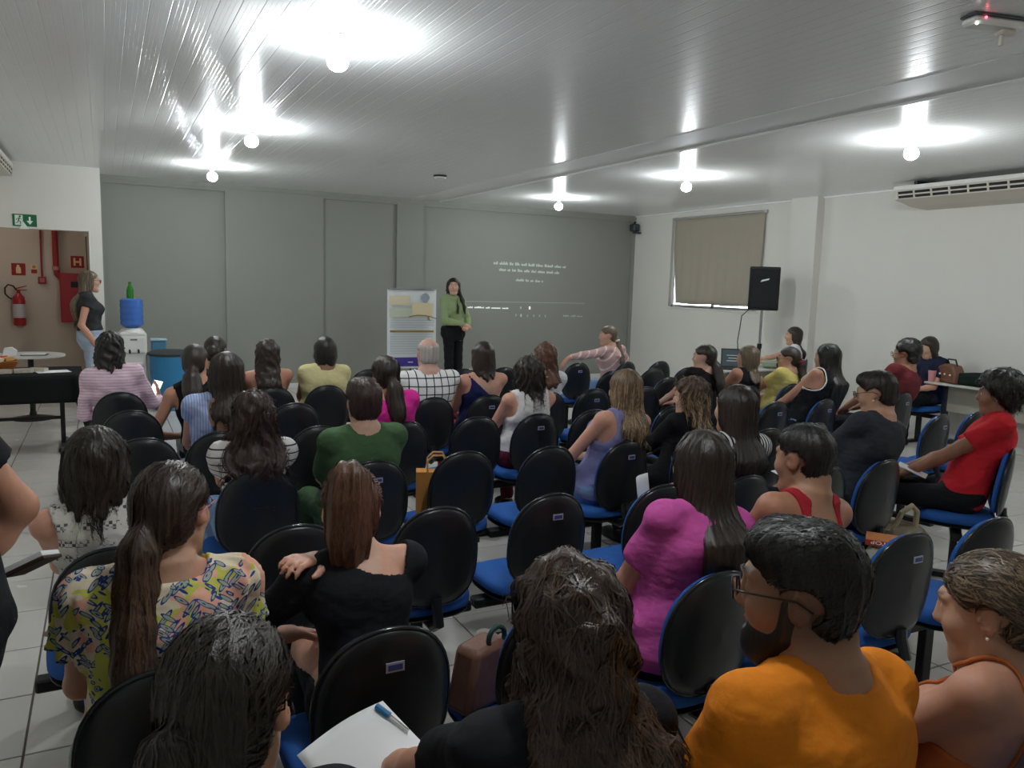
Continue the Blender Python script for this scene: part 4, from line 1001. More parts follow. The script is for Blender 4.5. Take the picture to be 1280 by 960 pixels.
        if st == 'bald':
            F.post.append(lambda P, d: np.maximum(np.maximum(d, (.066-np.linalg.norm(loc(P)-np.array((0, -.055, .105), f32), axis=1))*s), (loc(P)[:, 2]-.085)*s))
        wav = {'long': .002, 'wavy': .008, 'curly': .012, 'bob': .0035, 'afro': .010, 'curlytop': .011}.get(st, .0015)*S.get('wav', 1)
        if st in ('afro', 'curlytop', 'curly'): 
            fq = 75 if st != 'curly' else 48
            def disp(P, d): x, y, z = (P*fq).T; return d+wav*(np.sin(x+sd+1.3*np.sin(z*.7))*np.sin(y+1.7+np.sin(x*.6))*np.sin(z*.9+.5*sd)+.5*np.sin(2.1*x+y)*np.sin(1.9*z-y))
        else:
            ctr = B.H.astype(f32)
            def disp(P, d):
                th = np.arctan2(P[:, 0]-ctr[0], P[:, 1]-ctr[1]); z = P[:, 2]-ctr[2]; w = th+(.22*np.sin(z*26+sd+2*np.sin(th*2)) if st in ('wavy', 'bob') else .05*np.sin(z*14+sd))
                return d+wav*np.sin(w*17+sd)+.0016*np.sin(w*43+3*sd)
        F.post.insert(0, disp); F.amp = wav*1.6+.002
        y0 = {'long': .036, 'wavy': .036, 'curly': .05, 'bob': .036, 'afro': None, 'curlytop': None}.get(st, .0)
        fc = S.get('line', 0)
        def cut(P, d):
            q = loc(P); e = ((q[:, 1]-.070-fc)*.72-(q[:, 2]-.060)*.69)
            if st in ('long', 'wavy', 'bob', 'curly'): e = np.minimum(e, q[:, 1]-.030-fc+0*e) if True else e; e = np.where(q[:, 2] > .03, (q[:, 1]-.070-fc)*.72-(q[:, 2]-.060)*.69, np.minimum((q[:, 1]-.028-fc), .1)); 
            if S.get('locks'): e = np.where((np.abs(q[:, 0]) > .050) & (q[:, 2] < .05), q[:, 1]-.3, e)
            if st in ('man', 'crop', 'short', 'bald', 'afro', 'curlytop', 'pony', 'lowpony', 'bun', 'topbun'):
                ear = np.sqrt((q[:, 1]+.006)**2*.8+(q[:, 2]+.006)**2)-.038; lat = np.abs(q[:, 0])-.058
                e = np.maximum(e, -np.maximum(ear, -lat*1.5)) if st not in ('afro',) else e
                e = np.maximum(e, -(q[:, 2]+(.088 if st not in ('man', 'crop') else .066))) if st not in ('pony', 'lowpony', 'bun', 'topbun') or True else e
                if tail is not None: e = np.where(q[:, 1] < -.085, -1, e)
                if st in ('bun',): e = np.where(q[:, 1] < -.1, -1, e)
            return np.maximum(d, e*s)
        F.post.append(cut)
        B.tail = tail
        return F
def grad(F, P, e=.004):
    g = np.stack([F.ev(P+np.eye(3, dtype=f32)[i]*e, .03)-F.ev(P-np.eye(3, dtype=f32)[i]*e, .03) for i in range(3)], 1)
    return g/(np.linalg.norm(g, axis=1)[:, None]+1e-9)
def strands(B, F, V, n, rs, width, steps=8, lift=.0022):
    S = B.S; st = S['hair'][0]; idx = rs.integers(0, len(V), n); p = V[idx].astype(f32); L = []
    step = {'pony': .022, 'lowpony': .022, 'bun': .022, 'topbun': .016, 'man': .008, 'crop': .006, 'short': .009, 'bald': .005}.get(st, .026)
    tie = getattr(B, 'tie', None)
    jig = (rs.normal(size=(n, 3))*.22).astype(f32)
    for i in range(steps):
        g = grad(F, p); d = F.ev(p, .05); p = p-g*np.clip(d-lift*(1+.0*i), -.01, .01)[:, None]; L.append((p.copy(), g))
        if i == steps-1: break
        down = np.tile(np.array((0, 0, -1), f32), (n, 1))
        if tie is not None:
            v = (B.tie-p).astype(f32); dist = np.linalg.norm(v, axis=1); cap = (p@B.hR[:, 1]-B.tie@B.hR[:, 1]) > .012
            down = np.where(cap[:, None], v/(dist[:, None]+1e-6), down)
        elif st in ('man', 'crop', 'short'): down = down*.4+np.tile((B.hR@np.array((.1, .6, .1))).astype(f32), (n, 1))
        dv = down+jig*(1.6 if st in ('wavy', 'curly') else .6)+(np.sin(i*1.1+jig[:, :1]*40)*.28 if st in ('wavy', 'curly') else 0)
        t = dv-g*(dv*g).sum(1)[:, None]; t /= np.linalg.norm(t, axis=1)[:, None]+1e-6; p = p+t*step
    vs = []; k = len(L)
    for i, (q, g) in enumerate(L):
        nx = L[min(i+1, k-1)][0]-L[max(i-1, 0)][0]; sdv = np.cross(nx, g); sdv /= np.linalg.norm(sdv, axis=1)[:, None]+1e-6
        w = width*(1-.85*(i/(k-1))**2)*(.5 if i == 0 else 1); vs.append(q+sdv*w*.5); vs.append(q-sdv*w*.5)
    A = np.stack(vs, 1).reshape(-1, 3); base = np.arange(n)[:, None]*2*k
    Q = np.concatenate([base+np.array((2*i, 2*i+1, 2*i+3, 2*i+2)) for i in range(k-1)], 0)
    tone = np.repeat(rs.random(n), 2*k); along = np.tile(np.repeat(np.linspace(0, 1, k), 2), n)
    return A, Q, tone
def build_person(S):
    # pure numpy, run in worker threads
    B = Body(S); h = S['h']; out = {'B': B}; rs = np.random.default_rng(S['seed'])
    V, Q = polygonise(B.field(), h); out['body'] = (V, Q, B.skincol(V))
    if S['top']: F = B.shirt(); out['shirt'] = polygonise(F, S.get('shh', h*(1.05 if h > .008 else .88)))
    out['pants'] = polygonise(B.pants(), min(h*2, .021)); out['shoes'] = polygonise(B.shoes(), max(h*1.2, .013))
    if S['hair']:
        F = B.hair(); V, Q = polygonise(F, max(h*.85, .0055)); tone = .45+.12*np.sin(np.arctan2(V[:, 0]-B.H[0], V[:, 1]-B.H[1])*23+V[:, 2]*6)
        n = S.get('ns', 0)
        if n:
            A, Q2, t2 = strands(B, F, V, n, rs, S.get('sww', .0035)); Q = np.concatenate([Q, Q2+len(V)]); V = np.concatenate([V, A]); tone = np.concatenate([tone, t2])
        zrel = np.clip((B.H[2]+.1-V[:, 2])/max(.12, S['hair'][1]+.1), 0, 1)
        out['hair'] = (V, Q, np.stack([tone, zrel, 0*tone], 1))
    return out
def npmesh(name, V, Q, m, col=None):
    me = bpy.data.meshes.new(name); n = len(Q)
    me.vertices.add(len(V)); me.vertices.foreach_set('co', np.ascontiguousarray(V, f32).ravel())
    me.loops.add(n*4); me.loops.foreach_set('vertex_index', np.ascontiguousarray(Q, np.int32).ravel())
    me.polygons.add(n); me.polygons.foreach_set('loop_start', np.arange(0, 4*n, 4, dtype=np.int32))
    me.polygons.foreach_set('use_smooth', np.ones(n, bool)); me.materials.append(m)
    if col is not None:
        a = me.attributes.new('Col', 'FLOAT_COLOR', 'POINT'); a.data.foreach_set('color', np.concatenate([col, np.ones((len(col), 1))], 1).astype(f32).ravel())
    me.update(calc_edges=True); return me

# ---------------------------------------------------------------- materials of people
def attrmat(t, c):
    a = t.n('ShaderNodeAttribute', attribute_name='Col'); f = t.noise(55, 3)
    g = t.n('ShaderNodeVectorMath', operation='SCALE'); t.l(a.outputs[0], g.inputs[0]); t.l(t.math('MULTIPLY_ADD', f, .16, .92), g.inputs[3]); t.col(g.outputs[0])
    t.b.inputs['Subsurface Weight'].default_value = 0.0; t.bump(t.noise(260, 2), .06, .003)
m_skin = mat('skin', (.5, .3, .2), .48, .4, fn=attrmat)
def hairmat(name, c, hl=None, at=.6, zt=.35, vert=True):
    # c base colour, hl strand highlights that begin a little below the crown
    def fn(t, _):
        a = t.n('ShaderNodeAttribute', attribute_name='Col'); sp = t.n('ShaderNodeSeparateXYZ'); t.l(a.outputs['Vector'], sp.inputs[0])
        k = t.noise(30, 3, sc=(5, 5, .5) if vert else (1, 1, 1)); tn = t.math('ADD', sp.outputs[0], t.math('MULTIPLY_ADD', k, .3, -.15))
        col = t.mix(t.step(tn, .1, .9), tuple(x*.55 for x in c), tuple(x*1.45 for x in c))
        if hl:
            m = t.math('MULTIPLY', t.step(tn, at-.12, at+.15), t.step(sp.outputs[1], zt-.2, zt+.15)); col = t.mix(m, col, tuple(hl))
        t.col(col); t.bump(t.noise(60, 2, sc=(6, 6, .4) if vert else (1, 1, 1)), .25 if vert else .06, .004)
    return mat('hair_'+name, c, .42, .55, fn=fn)
BLK, DKB, BRN, AUB, REDB, GRY = (.012, .010, .009), (.026, .017, .012), (.058, .034, .022), (.105, .045, .024), (.040, .018, .014), (.42, .39, .36)
H_ = {'blk': hairmat('black', BLK), 'dkb': hairmat('dark_brown', DKB), 'brn': hairmat('brown', BRN), 'aub': hairmat('auburn', AUB), 'redb': hairmat('reddish_brown', REDB), 'gry': hairmat('grey', GRY),
      'blond': hairmat('dark_blond', (.16, .10, .055), (.42, .29, .16), .62, .2), 'bal': hairmat('brown_with_blond_streaks', (.085, .052, .03), (.40, .27, .14), .55, .3), 'hil': hairmat('highlighted_brown', (.066, .044, .028), (.21, .145, .085), .6, -.3, False),
      'ash': hairmat('ash_blond', (.13, .095, .06), (.30, .22, .13), .6, .1), 'pony': hairmat('brown_with_copper_ends', (.040, .024, .016), (.12, .06, .034), .5, .35, False)}
HC = {'blk': BLK, 'dkb': DKB, 'brn': BRN, 'aub': AUB, 'redb': REDB, 'gry': GRY, 'blond': (.16, .1, .055), 'bal': (.09, .055, .03), 'hil': (.06, .04, .025), 'ash': (.13, .09, .06), 'pony': (.04, .024, .016)}
SK = {'l': (.60, .36, .26), 'm': (.50, .285, .19), 't': (.40, .215, .135), 'd': (.25, .125, .075)}
def cloth(name, col, pat=None, c2=None, a=(0, 0), rough=.85):
    def fn(t, c):
        X = t.xyz(); f = t.noise(9, 3); base = t.mix(f, tuple(x*.88 for x in c), tuple(min(1, x*1.06) for x in c)); d = lin(c2) if c2 else None
        if pat == 'h': base = t.mix(t.stripe(X[2], *a), base, d)
        if pat == 'v': base = t.mix(t.stripe(X[0], *a), base, d)
        if pat == 'vr':
            w = t.math('ADD', X[0], t.math('MULTIPLY', t.noise(9, 1), .03)); base = t.mix(t.stripe(w, *a), base, d)
        if pat == 'grid': base = t.mix(t.math('MAXIMUM', t.stripe(X[0], *a), t.stripe(X[2], *a)), base, d)
        if pat == 'lace':
            z = t.math('MODULO', t.math('ADD', X[2], 5), .05); zb = t.math('LESS_THAN', z, .026)
            k = t.n('ShaderNodeTexChecker'); k.inputs['Scale'].default_value = 95; t.l(t.obj(), k.inputs[0]); base = t.mix(t.math('MULTIPLY', t.math('MULTIPLY', k.outputs['Fac'], zb), t.step(t.noise(30, 1), .45, .55)), base, d)
        if pat == 'floral':
            n1 = t.noise(12, 1.5); base = t.mix(t.math('GREATER_THAN', n1, .53), base, lin('cfcf62')); n2 = t.n('ShaderNodeTexNoise'); n2.inputs['Scale'].default_value = 13; n2.inputs['Detail'].default_value = 1
            mp = t.n('ShaderNodeMapping'); mp.inputs['Location'].default_value = (3, 7, 1); t.l(t.obj(), mp.inputs[0]); t.l(mp.outputs[0], n2.inputs['Vector']); base = t.mix(t.math('GREATER_THAN', n2.outputs['Fac'], .58), base, lin('eeb59c'))
            for rz, sc_, lo_, at_ in (((.0, .7, .0), (62, 30, 14), (0, 0, 0), .44), ((.0, -.9, .2), (70, 30, 16), (5, 2, 1), .5)):
                mq = t.n('ShaderNodeMapping'); mq.vector_type = 'TEXTURE'; mq.inputs['Rotation'].default_value = rz; t.l(t.obj(), mq.inputs[0])
                ms = t.n('ShaderNodeMapping'); ms.inputs['Scale'].default_value = sc_; ms.inputs['Location'].default_value = lo_; t.l(mq.outputs[0], ms.inputs[0])
                vo = t.n('ShaderNodeTexVoronoi'); vo.inputs['Scale'].default_value = 1; t.l(ms.outputs[0], vo.inputs['Vector']); dv = vo.outputs['Distance']
                msk = t.math('GREATER_THAN', t.noise(6+3*at_, 0, sc=(1, 1.3, 1)), at_)
                base = t.mix(t.math('MULTIPLY', t.math('LESS_THAN', dv, .40), msk), base, lin('32498a')); base = t.mix(t.math('MULTIPLY', t.math('MULTIPLY', t.math('LESS_THAN', dv, .30), t.math('GREATER_THAN', dv, .13)), msk), base, lin('a9b3a0'))
        if pat == 'hood': base = t.mix(t.stripe(t.math('ADD', X[0], t.math('MULTIPLY', X[2], -.9)), *a), base, d)
        if pat == 'denim': base = t.mix(t.step(t.noise(4, 3), .35, .65), base, d)
        t.col(base); w = t.noise(7, 2.5, sc=(1, 1, 1.7)); t.bump(t.math('ADD', t.math('MULTIPLY', w, 1.0), t.math('MULTIPLY', t.noise(160, 2), .02)), .55, .05)
    return mat(name, col, rough, .2, fn=fn)
m_eye = [mat('eye_white', 'e6e2dc', .2, .5), mat('iris', '2c1a12', .15, .5)]
eb = MB(); eb.ball((0, 0, 0), .0112, 14); em = eb.mesh('eye', m_eye, 'all')
for p in em.polygons:
    if p.center[1] > .0093: p.material_index = 1
m_gl = mat('spectacle_frame_black', '16171b', .3, .5); m_glp = mat('spectacle_frame_pink', 'b07a86', .25, .5); m_lens = mat('spectacle_lens', (1, 1, 1), .02, .5, trans=1, ior=1.05)
m_shoe = {'k': mat('black_shoe', '141416', .5), 'w': mat('white_shoe', 'd8d6d0', .6), 'b': mat('beige_shoe', 'a58a6a', .6)}
P = []
def person(label, chair_, head, sex, skin, hair, hk, top, tm, legs, lm, by=0, hy=0, hp=-4, **k):
    S = dict(label=label, sex=sex, skin=SK[skin] if isinstance(skin, str) else skin, hair=hair, hk=hk, hairc=HC[hk], top=top, tm=tm, legs=legs, lm=lm, seed=len(P)+1, shoe='k'); S.update(k)
    a = R(by); px, py = chair_
    if not S.get('stand'): px, py = px-math.sin(a)*.265, py+math.cos(a)*.265
    if not S.get('stand') and head[0] < 8:            # sitters sit clear of their backrests
        g = 1+(.09 if head[1] > 1.5 else .05)/head[1]; head = (head[0]*g, head[1]*g, 1.72-(1.72-head[2])*g)
    hs = S.get('hs', 1.04 if sex == 'M' else .98)
    def loc(w): dx, dy = w[0]-px, w[1]-py; return np.array((dx*math.cos(a)+dy*math.sin(a), -dx*math.sin(a)+dy*math.cos(a), w[2]))
    lift_ = {'afro': .165, 'curlytop': .152}.get(hair[0], .128)
    S['hc'] = loc((head[0], head[1], head[2]-lift_*hs)); S['hyaw'] = R(hy-by); S['hp'] = R(hp); S['loc'] = (px, py, 0); S['rz'] = a
    if 'aw' in k: S['arms'] = {q: (loc(v) if not isinstance(q, str) else v) for q, v in k['aw'].items()}
    d = math.hypot(head[0], head[1]); S.setdefault('h', float(np.clip(.0048*d, .009, .017))); P.append(S); return S
K = lambda n, c, **k: cloth(n, c, **k)
jean = K('blue_denim', '5f84ad', pat='denim', c2='7d9cc0'); blackp = K('black_trousers', '1b1c21'); ljean = K('light_denim', 'a3b6cc', pat='denim', c2='bccbdc'); navyp = K('navy_trousers', '1d2436'); greyp = K('grey_trousers', '8d8c88')
blacktop = K('black_jersey', '1b1c21')

# nearest seats
person('person with dark hair gathered back, in black, cut off at the bottom left corner', (.10, .87), (.125, 1.02, 1.285), 'F', 'm', ('bun', .04), 'dkb', ('tee',), blacktop, ('slim',), blackp, hy=-24, hp=-14, tie=(-.03, -.1, -.03), ns=1800, sww=.0032, h=.0085)
person('person with a mass of curly brown hair, in black, at the bottom centre', (.66, .87), (.675, 1.07, 1.275), 'F', 'm', ('curly', .40), 'brn', ('tee',), blacktop, ('slim',), blackp, hy=-12, hp=-10, ns=3000, sww=.0036, hw=.145, hd=1.5, vol=1.08, h=.0085, arms={-1: (-.17, .40, .66), 'p-1': (-1, -.2, -.4), 1: (.06, .32, .64)})
person('bearded man with dark glasses in an orange T-shirt', (1.12, .72), (1.085, .95, 1.322), 'M', 't', ('man', .03), 'blk', ('tee',), K('orange_cotton', 'e0821f'), ('slim',), navyp, by=8, hy=34, hp=-6, b=1.14, hs=1.07, ns=2600, sww=.0026, glasses='k', beard=1, fade=.55, h=.0078, neck=.07, sw=1.06)
person('woman with highlighted hair in a bun and thin terracotta straps, bottom right', (1.66, .72), (1.62, .93, 1.2), 'F', 'm', ('bun', .052), 'hil', ('straps',), K('terracotta_top', 'b5653a'), ('slim',), navyp, by=5, hy=22, hp=-14, ns=2800, sww=.0032, tie=(.01, -.1, -.01), h=.0078, straps='t', stud=1, b=1.05, bust=.75, strapd=.17, hs=1.02)
# second row
person('woman in a floral yellow blouse with a long brown ponytail and pink-framed glasses', (.09, 1.79), (.125, 1.95, 1.29), 'F', 'm', ('lowpony', .42), 'pony', ('flutter',), K('floral_blouse', 'ecdcc0', pat='floral'), ('slim',), K('pale_jeans', '8fa3b5'), hy=-28, hp=-7, ns=2200, sww=.0036, tie=(-.02, -.1, -.035), tr=.040, h=.0085, glasses='p', tband='k', b=1.08, neck=.085, tsw=-.03)
person('woman in black with a high brown ponytail, a hand on her shoulder', (.61, 1.79), (.60, 2.12, 1.195), 'F', 'l', ('pony', .28), 'aub', ('offshoulder',), blacktop, ('slim',), blackp, by=-6, hy=-12, hp=-8, ns=2200, sww=.0036, h=.0075, tband='b', tr=.05, slump=.04, cuff=.9, tie=(-.01, -.085, .075), sw=1.05, shh=.0052,
       arms={1: (-.135, .10, .925), 'p1': (.3, .6, -.9), -1: (-.20, .22, .66), 'p-1': (-1, -.3, -.4)}, hand={1: dict(d=(-.55, -.62, .25), n=(-.45, -.25, -.85), c=.5)}, hair2=1, wav=3)
person('woman in a magenta blouse with long straight dark brown hair', (1.68, 1.76), (1.68, 1.91, 1.28), 'F', 'm', ('long', .36), 'dkb', ('tee',), K('magenta_jersey', 'c4559f'), ('slim',), blackp, by=2, hy=-8, ns=2200, sww=.0036, h=.0085, b=1.12, fold=.005, kn=.16, neck=.075)
person('young man in a red racerback tank with cropped dark hair', (2.14, 1.79), (2.13, 1.90, 1.276), 'M', 't', ('crop', .02), 'blk', ('racer',), K('red_tank', 'a02430'), ('slim',), blackp, hy=6, hp=-8, ns=1200, sww=.0026, h=.0075, sw=.93, b=.95, scoop=.075, fade=.35)
# third row
person('woman in a white lace-patterned top with a dark shoulder bob, by the aisle', (0.0, 2.70), (-.04, 2.79, 1.238), 'F', 'l', ('bob', .15), 'dkb', ('sleeveless',), K('white_lace', 'd9d6cf', pat='lace', c2='54575c'), ('slim',), ljean, hy=-10, ns=1600, sww=.0035, h=.008)
person('woman in a black and white striped top with very long straight dark hair', (2.69, 2.70), (2.64, 2.79, 1.283), 'F', 'm', ('long', .32), 'dkb', ('cap',), K('black_white_stripes', 'dcdad8', pat='vr', c2='17171a', a=(.02, .009)), ('slim',), blackp, hy=2, ns=1300, sww=.004, h=.0105)
person('person in a charcoal T-shirt with short dark hair and a pearl earring', (3.67, 2.70), (3.65, 2.81, 1.32), 'F', 'm', ('short', .03), 'dkb', ('elbow',), K('charcoal_cotton', '34373d'), ('slim',), blackp, by=6, hy=22, hp=-14, ns=1200, sww=.003, h=.0105, b=1.12, glasses='k', stud=1, sw=1.05, bust=.8)
person('person in a red T-shirt with a round afro, seated sideways', (4.74, 2.68), (4.62, 2.75, 1.31), 'M', 'd', ('afro', .1), 'blk', ('tee',), K('red_cotton', 'c0242e'), ('slim',), blackp, by=35, hy=34, hp=-4, h=.012, hs=.98, b=.95, wav=1.1, ns=900, sww=.004)
# fourth row
person('woman in a white top with thin dark stripes and very long reddish dark hair', (.60, 3.60), (.587, 3.68, 1.215), 'F', 'm', ('wavy', .34), 'redb', ('tee',), K('thin_dark_stripes', 'd8d3d0', pat='h', c2='1c1b20', a=(.036, .006)), ('slim',), jean, hy=-10, ns=1500, sww=.004, h=.012, hw=.13)
person('woman in a dark green T-shirt with a short auburn crop', (1.14, 3.60), (1.10, 3.68, 1.252), 'F', 'l', ('short', .05), 'redb', ('elbow',), K('dark_green_cotton', '456040'), ('wide',), K('green_trousers', '3a5236'), by=4, hy=-4, ns=900, sww=.0035, h=.012, b=1.2, vol=1.06, sw=1.06, shoe='b')
person('woman in a lilac tank top with long dark blond hair', (2.64, 3.60), (2.63, 3.67, 1.26), 'F', 'l', ('long', .28), 'blond', ('tank',), K('lilac_ribbed_tank', '8383ad'), ('slim',), jean, by=6, hy=0, ns=1500, sww=.0045, h=.012, scoop=.075, arms={-1: (-.20, .26, .66), 1: (.1, .3, .64)})
person('woman in a black jacket with blond-streaked hair, face turned left', (3.18, 3.60), (3.13, 3.69, 1.2), 'F', 'l', ('wavy', .20), 'bal', ('jacket',), K('black_jacket', '1b1b1f'), ('slim',), blackp, hy=30, ns=1200, sww=.0045, h=.012, hp=-6)
# fifth row
person('woman in a pale blue pinstriped blouse with long dark hair', (.55, 4.57), (.60, 4.65, 1.30), 'F', 'm', ('long', .26), 'dkb', ('cap',), K('blue_pinstripe', 'a9b6d8', pat='v', c2='7f8fbd', a=(.014, .005)), ('slim',), greyp, hy=-14, ns=600, sww=.005, scoop=.09)
person('woman in a hot pink top with a low dark ponytail', (1.64, 4.57), (1.53, 4.66, 1.262), 'F', 'm', ('lowpony', .20), 'dkb', ('tee',), K('hot_pink_jersey', 'd22f90'), ('slim',), blackp, by=8, hy=-6, ns=500, sww=.005, tie=(.03, -.1, -.04), tr=.045, b=1.12, wav=3)
person('woman in a white ruffled sleeveless blouse with wavy shoulder-length dark hair', (2.59, 4.57), (2.54, 4.66, 1.246), 'F', 'l', ('wavy', .16), 'dkb', ('sleeveless',), K('white_blouse', 'e2e0dc'), ('slim',), K('burgundy_trousers', '5c1d2e'), hy=-6, ruffle=1, hem=.03, ns=700, sww=.005, b=1.08, arms={-1: (-.16, .28, .62), 1: (.1, .3, .62)})
person('woman in a black sleeveless top with white piping and long black hair', (5.28, 4.50), (5.36, 4.63, 1.305), 'F', 'm', ('long', .46), 'blk', ('sleeveless',), blacktop, ('slim',), jean, by=8, hy=14, ns=500, sww=.006, piping=1, b=1.12, tie=(0, -.09, 0))
person('man in a maroon shirt with curly dark hair and glasses', (6.35, 4.57), (6.40, 4.66, 1.344), 'M', 't', ('curlytop', .1), 'blk', ('tee',), K('maroon_cotton', '6a2a2f', var=0) if False else K('maroon_cotton', '6a2a2f'), ('slim',), blackp, by=6, hy=16, glasses='k', collarband=1, b=1.05)
# sixth row
person('woman in a black sleeveless top with dark brown hair, grey trousers, at the left aisle', (.62, 5.48), (.52, 5.56, 1.27), 'F', 'm', ('lowpony', .16), 'dkb', ('sleeveless',), blacktop, ('wide',), greyp, hy=-16, arms={-1: (-.20, .12, .60), 'p-1': (-.8, -.8, .0), 1: (.1, .3, .63)}, tr=.05)
person('older bald man in a white shirt with a black window-pane grid', (2.19, 5.48), (2.16, 5.56, 1.307), 'M', (.56, .33, .26), ('bald', .03), 'gry', ('tee',), K('white_grid_shirt', 'e8e8e6', pat='grid', c2='15161a', a=(.062, .008)), ('slim',), navyp, hy=-8, b=1.1, collar=1)
person('woman in a navy one-shoulder top with a dark bob and red trousers', (2.66, 5.48), (2.62, 5.56, 1.274), 'F', 'l', ('bob', .17), 'dkb', ('oneshoulder',), K('navy_jersey', '1c2450'), ('slim',), K('red_trousers', 'c42a2a'), hy=-8, wav=.6)
person('woman in a white top with wavy auburn hair', (3.20, 5.48), (3.18, 5.56, 1.263), 'F', 'l', ('wavy', .24), 'aub', ('cap',), K('white_jersey', 'd9dadc'), ('slim',), jean, hy=-14, hr=.08)
person('woman in a black top with a low dark ponytail, face turned left', (4.72, 5.36), (4.76, 5.46, 1.237), 'F', 'l', ('lowpony', .24), 'dkb', ('tee',), K('dark_brown_jersey', '1d1717'), ('slim',), blackp, hy=34, tr=.042, wav=3)
person('blonde woman in a black sleeveless top beside the woman in yellow', (5.25, 5.36), (5.28, 5.46, 1.222), 'F', 'm', ('long', .22), 'ash', ('sleeveless',), blacktop, ('slim',), jean, hy=20)
person('woman in a yellow T-shirt with a dark ponytail in a red scrunchie', (5.80, 5.36), (5.80, 5.46, 1.205), 'F', 'm', ('lowpony', .28), 'dkb', ('tee',), K('yellow_cotton', 'd6c877'), ('slim',), jean, by=10, hy=40, tband='r', glasses='k', tie=(0, -.105, -.02))
# seventh row
person('woman in a pink and white striped shirt holding up a phone', (.08, 6.35), (.025, 6.43, 1.296), 'F', 'l', ('bob', .16), 'blk', ('long',), K('pink_striped_shirt', 'e2bccf', pat='h', c2='efdbe4', a=(.022, .009)), ('wide',), K('pale_pink_trousers', 'cba7b0'), hy=-8, b=.98, sw=.92, collar=1, wav=2.2, loose=.011, aw={1: (.365, 6.86, .73), 'p1': (.25, -.5, -1), -1: (-.02, 6.8, .66)}, hand={1: dict(d=(-.1, .45, .85), n=(-.8, -.1, .1), c=.35)}, hw=.105, h=.013)
person('dark-haired woman half hidden behind the woman in black at the left aisle', (.77, 6.35), (.75, 6.43, 1.26), 'F', 'm', ('bun', .05), 'dkb', ('tee',), K('brown_jersey', '3a2622'), ('slim',), blackp, hy=-16)
person('woman in a black sleeveless top with long wavy dark hair, by the grey wall', (1.17, 6.35), (1.14, 6.43, 1.235), 'F', 'm', ('wavy', .33), 'dkb', ('tank',), blacktop, ('slim',), blackp, hy=-14)
person('woman in a pale yellow top with straight black hair', (1.60, 6.35), (1.60, 6.43, 1.253), 'F', 'd', ('bob', .13), 'blk', ('cap',), K('pale_yellow_jersey', 'd9d09a'), ('slim',), blackp, hy=-10, b=1.2, wav=.4, hw=.088)
person('blonde woman in a pink hoodie resting her arm on the next chair', (5.42, 7.50), (5.24, 7.70, 1.27), 'F', 'l', ('lowpony', .26), 'ash', ('long',), K('pink_hoodie', 'c4a09c', pat='hood', c2='e4d2cb', a=(.12, .022)), ('slim',), jean, by=12, hy=58, hood=1, aw={-1: (4.62, 7.60, .905), 'p-1': (-.2, -1, .1), 1: (5.5, 7.98, .64)}, hand={-1: dict(d=(-.6, .3, -.75), n=(.5, 0, -.9), c=.3)}, tband='w', cuff=.8, h=.013)
# by the right wall
person('woman in a white T-shirt with dark hair, seated at the laptop table', (8.16, 7.35), (8.06, 7.53, 1.27), 'F', 'm', ('long', .28), 'dkb', ('tee',), K('white_cotton', 'd7dde6'), ('slim',), jean, by=40, hy=46, h=.012, aw={-1: (7.62, 7.62, .80), 1: (7.72, 7.86, .79)})
person('woman in dark blue with long straight dark hair, looking down at the right wall', (8.82, 5.98), (8.56, 5.95, 1.25), 'F', 'l', ('long', .22), 'dkb', ('tee',), K('dark_blue_jersey', '20243a'), ('slim',), blackp, by=90, hy=62, hp=-24, h=.014)
# standing
person('standing blonde woman in a dark grey top and light jeans by the doorway', (-.15, 10.2), (-.14, 10.22, 1.735), 'F', 'l', ('long', .44), 'ash', ('cap',), K('dark_grey_jersey', '38383c'), ('slim',), ljean, by=-84, hy=-78, hp=-2, stand=1, pz=.955, h=.0085, slump=.0, aw={1: (-.10, 10.02, .90), 'p1': (.2, -1, 0), -1: (.02, 10.3, .95), 'p-1': (-.2, -1, 0)}, glasses='k', waist=.14, hem=.095, ns=500, sww=.005, shoe='w', bust=1.1)
person('standing presenter in a sage green blouse and black trousers, facing the audience', (4.42, 10.4), (4.41, 10.40, 1.785), 'F', 'l', ('long', .31), 'blk', ('long',), K('sage_green_blouse', '93a578'), ('slim',), blackp, by=-158, hy=160, hp=-2, stand=1, pz=1.0, locks=1, h=.0085, slump=.0, arms={1: (.05, .25, 1.13), 'p1': (.9, -.6, -.3), -1: (-.04, .26, 1.10), 'p-1': (-.9, -.6, -.3)}, waist=.15, hem=.095, cuff=.96, sides=1, loose=.016, front=.02, hand={1: dict(d=(-.9, .45, -.2), n=(0, -.5, -.8), c=.6), -1: dict(d=(.9, .4, -.1), n=(0, -.4, -.9), c=.6)})
person('standing person in black T-shirt and trousers cut off at the left edge', (-.345, 1.83), (-.43, 1.85, 1.76), 'M', 'm', ('man', .03), 'dkb', ('tee',), blacktop, ('wide',), blackp, by=84, hy=70, stand=1, pz=.985, h=.009, slump=.0, b=1.05, waist=.03, hem=-.02, loose=.018, arms={-1: (-.13, .16, 1.02), 'p-1': (-.1, -1, -.2), 1: (.25, .04, .97), 'p1': (.3, -1, 0)}, hand={1: dict(d=(0, -.9, -.05), n=(-1, 0, 0), c=.75)})

